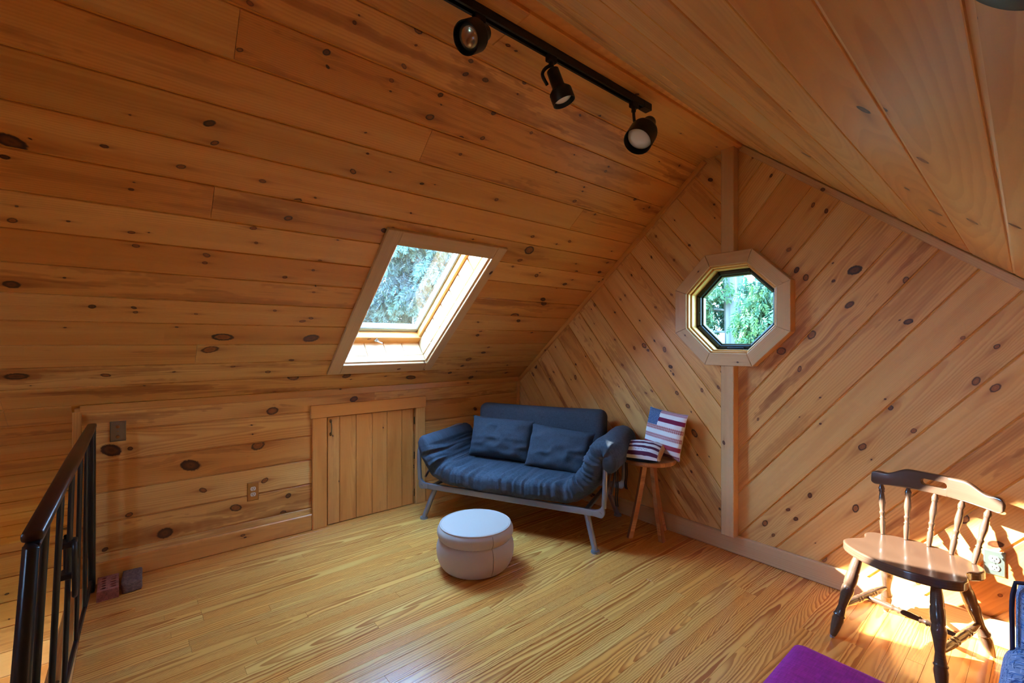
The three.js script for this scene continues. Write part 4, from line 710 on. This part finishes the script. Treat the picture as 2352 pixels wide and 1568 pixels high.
{
  const floral = canvasTex(1024, 1024, (c, w, h) => {
    c.fillStyle = '#8fa4c4'; c.fillRect(0, 0, w, h); const r = rng(66), cols = ['#2f62a8', '#1f3f78', '#4d83c4', '#c9d6e6', '#2c4a70', '#7fa6d8', '#e3e9ee', '#18335e'];
    for (let i = 0; i < 2600; i++) {
      const x = r() * w, y = r() * h, a = r() * 0.9 - 0.2 + (r() < 0.25 ? 1.5 : 0), l = 10 + r() * 34, t = 3 + r() * 9; c.fillStyle = cols[Math.floor(r() * cols.length)]; c.globalAlpha = 0.75;
      for (const [ox, oy] of [[0, 0], [w, 0], [-w, 0], [0, h], [0, -h]]) { c.save(); c.translate(x + ox, y + oy); c.rotate(a); c.beginPath(); c.moveTo(-l, 0); c.quadraticCurveTo(0, -t, l, 0); c.quadraticCurveTo(0, t, -l, 0); c.fill(); c.restore(); }
    }
  });
  const fm = cloth(floral), dark = cloth(weaveTex([60, 52, 66], 0.3, 4));
  const o = thing('flowered_armchair', 'blue flowered armchair at the right edge of the view', 'armchair', [0.2, 0, -1.98]);
  mesh('seat_cushion', placed(softBox(0.62, 0.17, 0.52, 0.07, 20, 10, 18, (v) => { v.y += v.y > 0 ? 0.012 * (1 - (v.x / 0.31) ** 2) : 0; }), 0, 0.352, 0.02), fm, o);
  mesh('seat_base', placed(softBox(0.58, 0.16, 0.56, 0.03, 6, 4, 6), 0, 0.19, 0), fm, o);
  mesh('back', placed(softBox(0.57, 0.4, 0.12, 0.045, 18, 16, 8), 0.003, 0.43, -0.215, -0.06, 0, 0), fm, o);
  const e = [[-0.285, 0.26], [-0.288, 0.45], [-0.286, 0.6], [-0.25, 0.637], [0, 0.64], [0.25, 0.637], [0.29, 0.6], [0.292, 0.45], [0.29, 0.26]];
  mesh('piping', tube(e.map(([x, y]) => V3(x, y, -0.17 - (y - 0.43) * 0.06)), 0.006, 60, 8), dark, o);
  for (const x of [-0.24, 0.24]) for (const z of [-0.22, 0.2]) mesh('leg', rod(V3(x, 0.12, z), V3(x, 0, z), 0.02, 0.014), M.black, o);
}
// ---------------------------------------------------------------- track light
{
  const o = thing('track_light', 'long black ceiling track with three spot heads along the ridge', 'track light', [-1.402, 2.671, 0]);
  const trackMat = new THREE.MeshStandardMaterial({ color: 0x0b0a09, roughness: 0.35, metalness: 0.2 });
  const tr = part('track', o), z0 = -2.12, z1 = 0.4, zc = (z0 + z1) / 2, zl = z1 - z0;
  mesh('channel_top', placed(crowdBox(0.037, 0.012, zl, 0.002), 0, -0.006, zc), trackMat, tr);
  for (const s of [-1, 1]) { mesh('channel_side', placed(crowdBox(0.005, 0.024, zl, 0.001), s * 0.016, -0.023, zc), trackMat, tr); mesh('channel_lip', placed(crowdBox(0.006, 0.003, zl, 0.001), s * 0.011, -0.0335, zc), trackMat, tr); }
  mesh('conductor', placed(crowdBox(0.003, 0.004, zl - 0.1, 0.001), 0.006, -0.018, zc - 0.04), new THREE.MeshStandardMaterial({ color: 0x8a6a48, roughness: 0.3, metalness: 0.9 }), tr);
  mesh('end_cap', placed(crowdBox(0.04, 0.037, 0.07, 0.003), 0, -0.019, z0 + 0.028), trackMat, tr);
  const glassW = new THREE.MeshPhysicalMaterial({ color: 0xe6e2de, roughness: 0.22, clearcoat: 0.7, clearcoatRoughness: 0.05 }), mirror = new THREE.MeshPhysicalMaterial({ color: 0xb8b0a8, roughness: 0.18, metalness: 0.85 });
  const head = (name, z, join, axis, prof, bulbR, bulbAt, bulbMat, arm) => {
    const h = part(name, o), d = V3(...axis).normalize(), a = V3(...join), b = a.clone().addScaledVector(d, prof.len);
    mesh('adapter', placed(crowdBox(0.026, 0.03, 0.05, 0.004), 0, -0.046, z), trackMat, h);
    mesh('swivel', placed(new THREE.CylinderGeometry(0.011, 0.012, 0.022, 16), 0, -0.068, z), trackMat, h);
    mesh('arm', tube(arm.map((p) => V3(...p)), 0.0075, 20, 10), trackMat, h);
    mesh('shade', turned(a, b, prof.pts, 36), trackMat, h);
    const bg = new THREE.SphereGeometry(bulbR, 28, 18, 0, Math.PI * 2, 0, Math.PI * 0.5); bg.scale(1, 0.45, 1);
    const bulb = mesh('bulb', bg, bulbMat, h); bulb.quaternion.setFromUnitVectors(UP, d); bulb.position.copy(a).addScaledVector(d, bulbAt);
    const bell = new THREE.CylinderGeometry(bulbR, bulbR * 0.5, prof.len * 0.25, 28, 1, true); const bm = mesh('bulb_neck', bell, bulbMat, h); bm.quaternion.copy(bulb.quaternion); bm.position.copy(a).addScaledVector(d, bulbAt - prof.len * 0.125);
  };
  const bell = { len: 0.15, pts: [[0, 0], [0, 0.024], [0.02, 0.027], [0.52, 0.028], [0.66, 0.048], [0.69, 0.05], [1, 0.05], [1, 0.0465], [0.7, 0.046], [0.66, 0.03]] };
  const open = { len: 0.14, pts: [[0, 0.002], [0.03, 0.022], [0.1, 0.029], [0.38, 0.032], [0.44, 0.04], [0.5, 0.053], [0.56, 0.057], [1, 0.057], [1, 0.053], [0.58, 0.053], [0.5, 0.04]] };
  const big = { len: 0.2, pts: [[0, 0.002], [0.03, 0.02], [0.09, 0.032], [0.16, 0.036], [0.36, 0.038], [0.42, 0.055], [0.5, 0.069], [0.58, 0.073], [1, 0.073], [1, 0.069], [0.6, 0.069], [0.5, 0.055]] };
  head('spot_head', -1.005, [0.0, -0.078, -1.042], [0.15, -0.626, 0.834], open, 0.048, 0.112, mirror, [[0, -0.075, -1.005], [0.022, -0.085, -1.012], [0.032, -0.1, -1.02], [0.032, -0.12, -1.0]]);
  head('spot_head', -1.39, [-0.003, -0.087, -1.4], [0.22, -0.94, -0.265], bell, 0.042, 0.125, glassW, [[0, -0.07, -1.39], [-0.02, -0.085, -1.372], [-0.03, -0.11, -1.366], [-0.02, -0.15, -1.385]]);
  head('spot_head', -1.99, [0.035, -0.1, -2.095], [0.02, -0.77, 0.64], big, 0.066, 0.158, glassW, [[0, -0.07, -1.99], [0, -0.1, -1.992], [0.002, -0.13, -1.996], [0.01, -0.16, -2.01]]);
}
// ---------------------------------------------------------------- stair railing
{
  const o = thing('stair_railing', 'black iron stair railing with brown handrail at the lower left', 'railing', [0, 0, 0]);
  const iron = new THREE.MeshStandardMaterial({ color: 0x0c0d10, roughness: 0.36, metalness: 0 });
  const handMat = new THREE.MeshPhysicalMaterial({ color: 0x3a2117, roughness: 0.34 });
  const T0 = V3(-1.575, 0.93, 0.19), T1 = V3(-3.46, 0.928, 0.184), B0 = V3(-1.55, 0.055, 0.232), B1 = V3(-3.46, 0.06, 0.186);
  const bar = (name, a, b, w, h, mat, par = o) => { const g = crowdBox(w, h, a.distanceTo(b), Math.min(w, h) * 0.3), m = mesh(name, g, mat, par); m.position.copy(a).lerp(b, 0.5); m.lookAt(b); return m; };
  const rail = softBox(0.05, 0.036, T0.distanceTo(T1), 0.0175, 10, 8, 2), hr = mesh('handrail', rail, handMat, o); hr.position.copy(T0).lerp(T1, 0.5); hr.lookAt(T1);
  bar('rail_channel', T0.clone().add(V3(0, -0.022, 0)), T1.clone().add(V3(0, -0.022, 0)), 0.03, 0.01, iron);
  bar('bottom_rail', B0, B1, 0.014, 0.03, iron);
  const at = (x) => { const t = (x - T0.x) / (T1.x - T0.x); return [T0.clone().lerp(T1, t).add(V3(0, -0.024, 0)), B0.clone().lerp(B1, t)]; };
  for (const x of [-1.8, -2.13, -2.46, -2.8, -3.12]) { const [a, b] = at(x); bar('baluster', a, b, 0.016, 0.016, iron); }
  { const a = T0.clone().add(V3(0.012, -0.014, 0)), b = V3(-1.545, 0, 0.236); const g = softBox(0.05, 0.034, a.distanceTo(b), 0.0165, 10, 8, 2), m = mesh('newel_post', g, iron, o); m.position.copy(a).lerp(b, 0.5); m.lookAt(b); }
  { const a = V3(-3.44, 0.92, 0.184), b = V3(-3.44, 0, 0.186); bar('wall_post', a, b, 0.03, 0.03, iron); bar('wall_post', V3(-3.49, 0.92, 0.184), V3(-3.49, 0, 0.186), 0.02, 0.03, iron); }
  // cast scroll ornament on the third baluster
  const [a, b] = at(-2.46), c = a.clone().lerp(b, 0.45), orn = part('scroll', o);
  const P = (dx, dy, dz = 0) => c.clone().add(V3(dx, dy, dz));
  mesh('scroll_loop', tube([P(0, 0.1, -0.016), P(0.03, 0.085, -0.02), P(0.036, 0.02, -0.02), P(0.034, -0.06, -0.02), P(0.012, -0.11, -0.018), P(-0.022, -0.1, -0.018), P(-0.03, -0.04, -0.018), P(-0.024, 0.02, -0.018)], 0.0085, 60, 10), iron, orn);
  mesh('scroll_bar', tube([P(-0.03, 0.115, 0.01), P(-0.05, 0.08, 0.012), P(-0.045, 0, 0.012), P(-0.052, -0.05, 0.012)], 0.007, 30, 8), iron, orn);
  for (const dy of [0.09, -0.03]) mesh('collar', placed(crowdBox(0.07, 0.022, 0.05, 0.006), c.x - 0.01, c.y + dy, c.z), iron, orn);
}
// ---------------------------------------------------------------- bricks on the floor by the railing
{
  const clay = (base, seed) => { const N = 128, d = new Uint8Array(N * N * 4); for (let j = 0; j < N; j++) for (let i = 0; i < N; i++) { const k = 0.75 + 0.5 * fbm(i * 0.11 + seed, j * 0.11) + 0.25 * (vn(i * 0.8, j * 0.8 + seed) - 0.5), o = (j * N + i) * 4; d[o] = clamp(base[0] * k, 0, 255); d[o + 1] = clamp(base[1] * k, 0, 255); d[o + 2] = clamp(base[2] * k, 0, 255); d[o + 3] = 255; } return new THREE.MeshStandardMaterial({ map: texture(d, N, N), roughness: 0.95 }); };
  const a = thing('cored_brick', 'red brick with ten core holes lying by the railing foot', 'brick', [-3.385, 0, 0.114], 0.02);
  const sh = new THREE.Shape(); sh.moveTo(-0.1, -0.046); sh.lineTo(0.1, -0.046); sh.lineTo(0.1, 0.046); sh.lineTo(-0.1, 0.046); sh.closePath();
  for (let i = 0; i < 5; i++) for (const y of [-0.021, 0.021]) { const h = new THREE.Path(); h.absellipse(-0.066 + i * 0.033, y, 0.0105, 0.0125, 0, Math.PI * 2, true); sh.holes.push(h); }
  const g = new THREE.ExtrudeGeometry(sh, { depth: 0.053, bevelEnabled: true, bevelThickness: 0.002, bevelSize: 0.002, bevelOffset: -0.002, bevelSegments: 1, curveSegments: 10 }); g.rotateX(-Math.PI / 2); g.translate(0, 0.002, 0);
  const u = g.attributes.uv; for (let i = 0; i < u.count; i++) u.setXY(i, u.getX(i) * 4, u.getY(i) * 4);
  mesh('brick_body', g, clay([156, 86, 66], 3), a);
  const b = thing('worn_brick', 'dark worn brick with chipped corners by the low left wall', 'brick', [-3.4, 0, 0.012], -0.02);
  const r = rng(8), sb = softBox(0.2, 0.057, 0.09, 0.008, 14, 5, 8, (v) => { v.x += 0.006 * (vn(v.y * 60 + 3, v.z * 40) - 0.5); v.z += 0.005 * (vn(v.x * 40, v.y * 60) - 0.5); if (v.x > 0.07 && v.z < -0.02) { v.x -= 0.3 * (v.x - 0.07); } });
  mesh('brick_body', placed(sb, 0, 0.0285, 0), clay([112, 86, 74], 9), b);
}
// ---------------------------------------------------------------- plates on the walls
{
  const metal = (c, r = 0.34) => new THREE.MeshStandardMaterial({ color: c, roughness: r, metalness: 0.85 });
  const ivory = new THREE.MeshStandardMaterial({ color: 0xd8d0bf, roughness: 0.4 }), hole = new THREE.MeshStandardMaterial({ color: 0x14100c, roughness: 0.8 });
  const plate = (w, h) => { // bevelled cover plate in the x, y plane, its face towards +z
    const g = new THREE.CylinderGeometry(Math.SQRT1_2 * 0.9, Math.SQRT1_2, 1, 4, 1); g.rotateY(Math.PI / 4); g.rotateX(Math.PI / 2); g.scale(w, h, 0.006); g.translate(0, 0, 0.003); const n = g.toNonIndexed(); n.computeVertexNormals(); return n;
  };
  const outlet = (label, mat, pos, turn, w, h) => {
    const o = thing('power_outlet', label, 'outlet', pos, turn);
    mesh('cover_plate', plate(w, h), mat, o);
    for (const y of [-0.0195, 0.0195]) {
      const s = new THREE.Shape(); s.absellipse(0, 0, 0.0172, 0.0172, 0, Math.PI * 2); const pts = s.getPoints(28).map((p) => new THREE.Vector2(p.x, clamp(p.y, -0.0135, 0.0135)));
      const rc = mesh('receptacle', placed(prism(new THREE.Shape(pts), 0.002, 0.0005), 0, y, 0.0062), ivory, o);
      for (const x of [-0.0065, 0.0065]) mesh('slot', placed(new THREE.BoxGeometry(0.0024, 0.008, 0.001), x, y + 0.003, 0.0091), hole, rc);
      mesh('slot', placed(new THREE.CylinderGeometry(0.0025, 0.0025, 0.001, 12), 0, y - 0.0075, 0.0091, Math.PI / 2, 0, 0), hole, rc);
    }
    mesh('screw', placed(new THREE.CylinderGeometry(0.0032, 0.0032, 0.002, 14), 0, 0, 0.0068, Math.PI / 2, 0, 0), mat, o);
    return o;
  };
  outlet('brass outlet plate low on the left wall', metal(0xb98a52), [KNEE_X, 0.366, -0.627], Math.PI / 2, 0.07, 0.128);
  outlet('grey green metal outlet plate behind the wooden chair', metal(0x9aa396, 0.42), [-0.181, 0.375, GABLE_Z], 0, 0.072, 0.116);
  const s = thing('switch_plate', 'pewter plate with two brass dimmer knobs near the handrail end', 'switch', [KNEE_X, 0.87, 0.076], Math.PI / 2), pew = metal(0x9a937f, 0.45), br = metal(0xb08c58, 0.3);
  mesh('cover_plate', plate(0.073, 0.12), pew, s);
  for (const y of [-0.03, 0.03]) mesh('knob', turned(V3(0, y, 0.005), V3(0, y, 0.03), [[0, 0.006], [0.4, 0.0055], [0.5, 0.009], [0.9, 0.0092], [1, 0.007], [1, 0]], 20), br, s);
  mesh('screw', placed(new THREE.CylinderGeometry(0.0035, 0.0035, 0.002, 14), 0, 0, 0.0068, Math.PI / 2, 0, 0), br, s);
}
{ // small dark fitting on the slope right over the camera
  const n = F_RIGHT.N, o = thing('ceiling_puck', 'small black round fitting at the top right corner of the view', 'fitting', [-0.0185, 1.679, -0.511]);
  const m = mesh('housing', turned(V3(0, 0, 0), n.clone().multiplyScalar(0.014), [[0, 0], [0, 0.03], [0.6, 0.03], [1, 0.027], [1, 0]], 32), M.black, o);
  mesh('rim_ring', (() => { const g = new THREE.TorusGeometry(0.029, 0.0016, 8, 40); g.applyQuaternion(new THREE.Quaternion().setFromUnitVectors(V3(0, 0, 1), n)); g.translate(n.x * 0.009, n.y * 0.009, n.z * 0.009); return g; })(), M.steel, o);
}
// ---------------------------------------------------------------- trees outside the windows
{
  const bark = new THREE.MeshStandardMaterial({ map: (() => { const N = 128, d = new Uint8Array(N * N * 4); for (let j = 0; j < N; j++) for (let i = 0; i < N; i++) { const k = 0.6 + 0.8 * fbm(i * 0.22, j * 0.03), o = (j * N + i) * 4; d[o] = 112 * k; d[o + 1] = 104 * k; d[o + 2] = 98 * k; d[o + 3] = 255; } return texture(d, N, N); })(), roughness: 0.95 });
  // one flat spray of scale leaves, a fan of pointed leaflets
  const spray = (() => { const pos = [], r = rng(5); const leaf = (x, y, a, l, w) => { const c = Math.cos(a), s = Math.sin(a), z = (r() - 0.5) * 0.02; pos.push(x, y, 0, x + l * 0.5 * c - w * s, y + l * 0.5 * s + w * c, z, x + l * c, y + l * s, z * 2, x, y, 0, x + l * c, y + l * s, z * 2, x + l * 0.5 * c + w * s, y + l * 0.5 * s - w * c, -z); };
    for (let i = 0; i < 9; i++) { const t = i / 9; leaf(0, t * 0.14, Math.PI / 2 + (i % 2 ? 0.9 : -0.9) * (1 - 0.4 * t), 0.075 * (1 - 0.45 * t), 0.012); } leaf(0, 0.1, Math.PI / 2, 0.07, 0.011);
    const g = new THREE.BufferGeometry(); g.setAttribute('position', new THREE.Float32BufferAttribute(pos, 3)); g.setAttribute('uv', new THREE.Float32BufferAttribute(new Float32Array((pos.length / 3) * 2), 2)); g.computeVertexNormals(); return g; })();
  const leafMat = new THREE.MeshPhysicalMaterial({ color: 0xffffff, roughness: 0.9, transmission: 0.35, thickness: 0 });
  const GROUND = -2.7;
  function tree(label, x, z, height, trunkR, seed, count, spread, y0, colors, size, lean = 0) {
    const o = thing('evergreen_tree', label, 'tree', [x, GROUND, z], 0, 'trees outside the windows'), r = rng(seed), top = V3(lean, height, 0);
    mesh('trunk', turned(V3(0, 0, 0), top, [[0, 0.001], [0, trunkR * 1.25], [0.1, trunkR], [0.6, trunkR * 0.7], [1, trunkR * 0.1]], 14), bark, o);
    const twigs = [], im = new THREE.InstancedMesh(spray, leafMat, count), mt = new THREE.Matrix4(), q = new THREE.Quaternion(), col = new THREE.Color(); let n = 0;
    const branches = Math.round(count / 70);
    for (let b = 0; b < branches; b++) {
      const t = y0 + (1 - y0) * Math.pow(r(), 0.9), a = r() * Math.PI * 2, L = spread * (1.08 - t) * (0.5 + 0.7 * r()), s = top.clone().multiplyScalar(t), e = s.clone().add(V3(Math.cos(a) * L, -0.12 * L + (r() - 0.4) * 0.5, Math.sin(a) * L)), m = s.clone().lerp(e, 0.5).add(V3((r() - 0.5) * 0.15, 0.14 * L, (r() - 0.5) * 0.15));
      twigs.push(new THREE.TubeGeometry(new THREE.QuadraticBezierCurve3(s, m, e), 7, 0.012 + 0.012 * r(), 5));
      const cv = new THREE.QuadraticBezierCurve3(s, m, e), tint = r();
      for (let i = 0; i < 70 && n < count; i++) {
        const p = cv.getPoint(0.25 + 0.8 * r()); p.x += (r() - 0.5) * 0.5; p.y += (r() - 0.62) * 0.34; p.z += (r() - 0.5) * 0.5;
        q.setFromEuler(new THREE.Euler(Math.PI + (r() - 0.5) * 1.5, r() * 6.28, (r() - 0.5) * 1.6)); const k = size * (0.7 + 0.8 * r());
        im.setMatrixAt(n, mt.compose(p, q, V3(k, k, k))); const c = colors[Math.floor((0.6 * tint + 0.4 * r()) * colors.length)]; im.setColorAt(n++, col.set(c));
      }
    }
    im.count = n; im.name = 'foliage'; im.userData.kind = 'stuff'; finish(im); o.add(im);
    mesh('branches', merge(twigs), bark, o);
  }
  const bright = ['#153420', '#234a28', '#365a2e', '#526a36', '#29502f'], deep = ['#0c221a', '#143227', '#1f4032', '#2e4f40', '#445e50'];
  tree('tall evergreen with a thick grey trunk behind the octagon window', -3.25, -7.6, 9.5, 0.2, 11, 6500, 2.4, 0.16, bright, 1.25, -0.3);
  tree('bright low cedar close behind the octagon window', -2.3, -6.1, 4.8, 0.07, 12, 4200, 1.15, 0.25, bright, 0.95);
  tree('slim evergreen left of the thick trunk behind the octagon window', -5.9, -9.6, 10.5, 0.13, 13, 5500, 2.3, 0.2, deep, 1.5);
  tree('evergreen right of the thick trunk behind the octagon window', -1.4, -9.8, 10, 0.14, 14, 5500, 2.4, 0.2, deep, 1.5);
  tree('nearest dark evergreen outside the skylight', -9.2, -4.9, 9.5, 0.16, 15, 8000, 2.1, 0.15, deep, 1.5);
  tree('dark evergreen beyond the left half of the skylight', -11.5, -3.9, 11, 0.17, 16, 8000, 2.4, 0.15, deep, 1.7);
  tree('dark evergreen beyond the right half of the skylight', -11.2, -7.4, 11.5, 0.18, 17, 8000, 2.5, 0.15, deep, 1.7);
  tree('tall evergreen far behind the lower left of the skylight', -15, -5.6, 13, 0.2, 18, 8000, 3.2, 0.12, deep, 2.2);
  tree('tall evergreen far behind the upper right of the skylight', -15, -9.3, 14, 0.2, 19, 8000, 3.2, 0.12, deep, 2.2);
  const g = mesh('ground_outside', placed(new THREE.PlaneGeometry(80, 80), -8, GROUND, 0, -Math.PI / 2, 0, 0), new THREE.MeshStandardMaterial({ color: 0x4c5a34, roughness: 1 }));
  g.userData = { label: 'grassy ground outside far below the windows', category: 'ground', kind: 'structure' };
}
renderer.render(scene, camera);
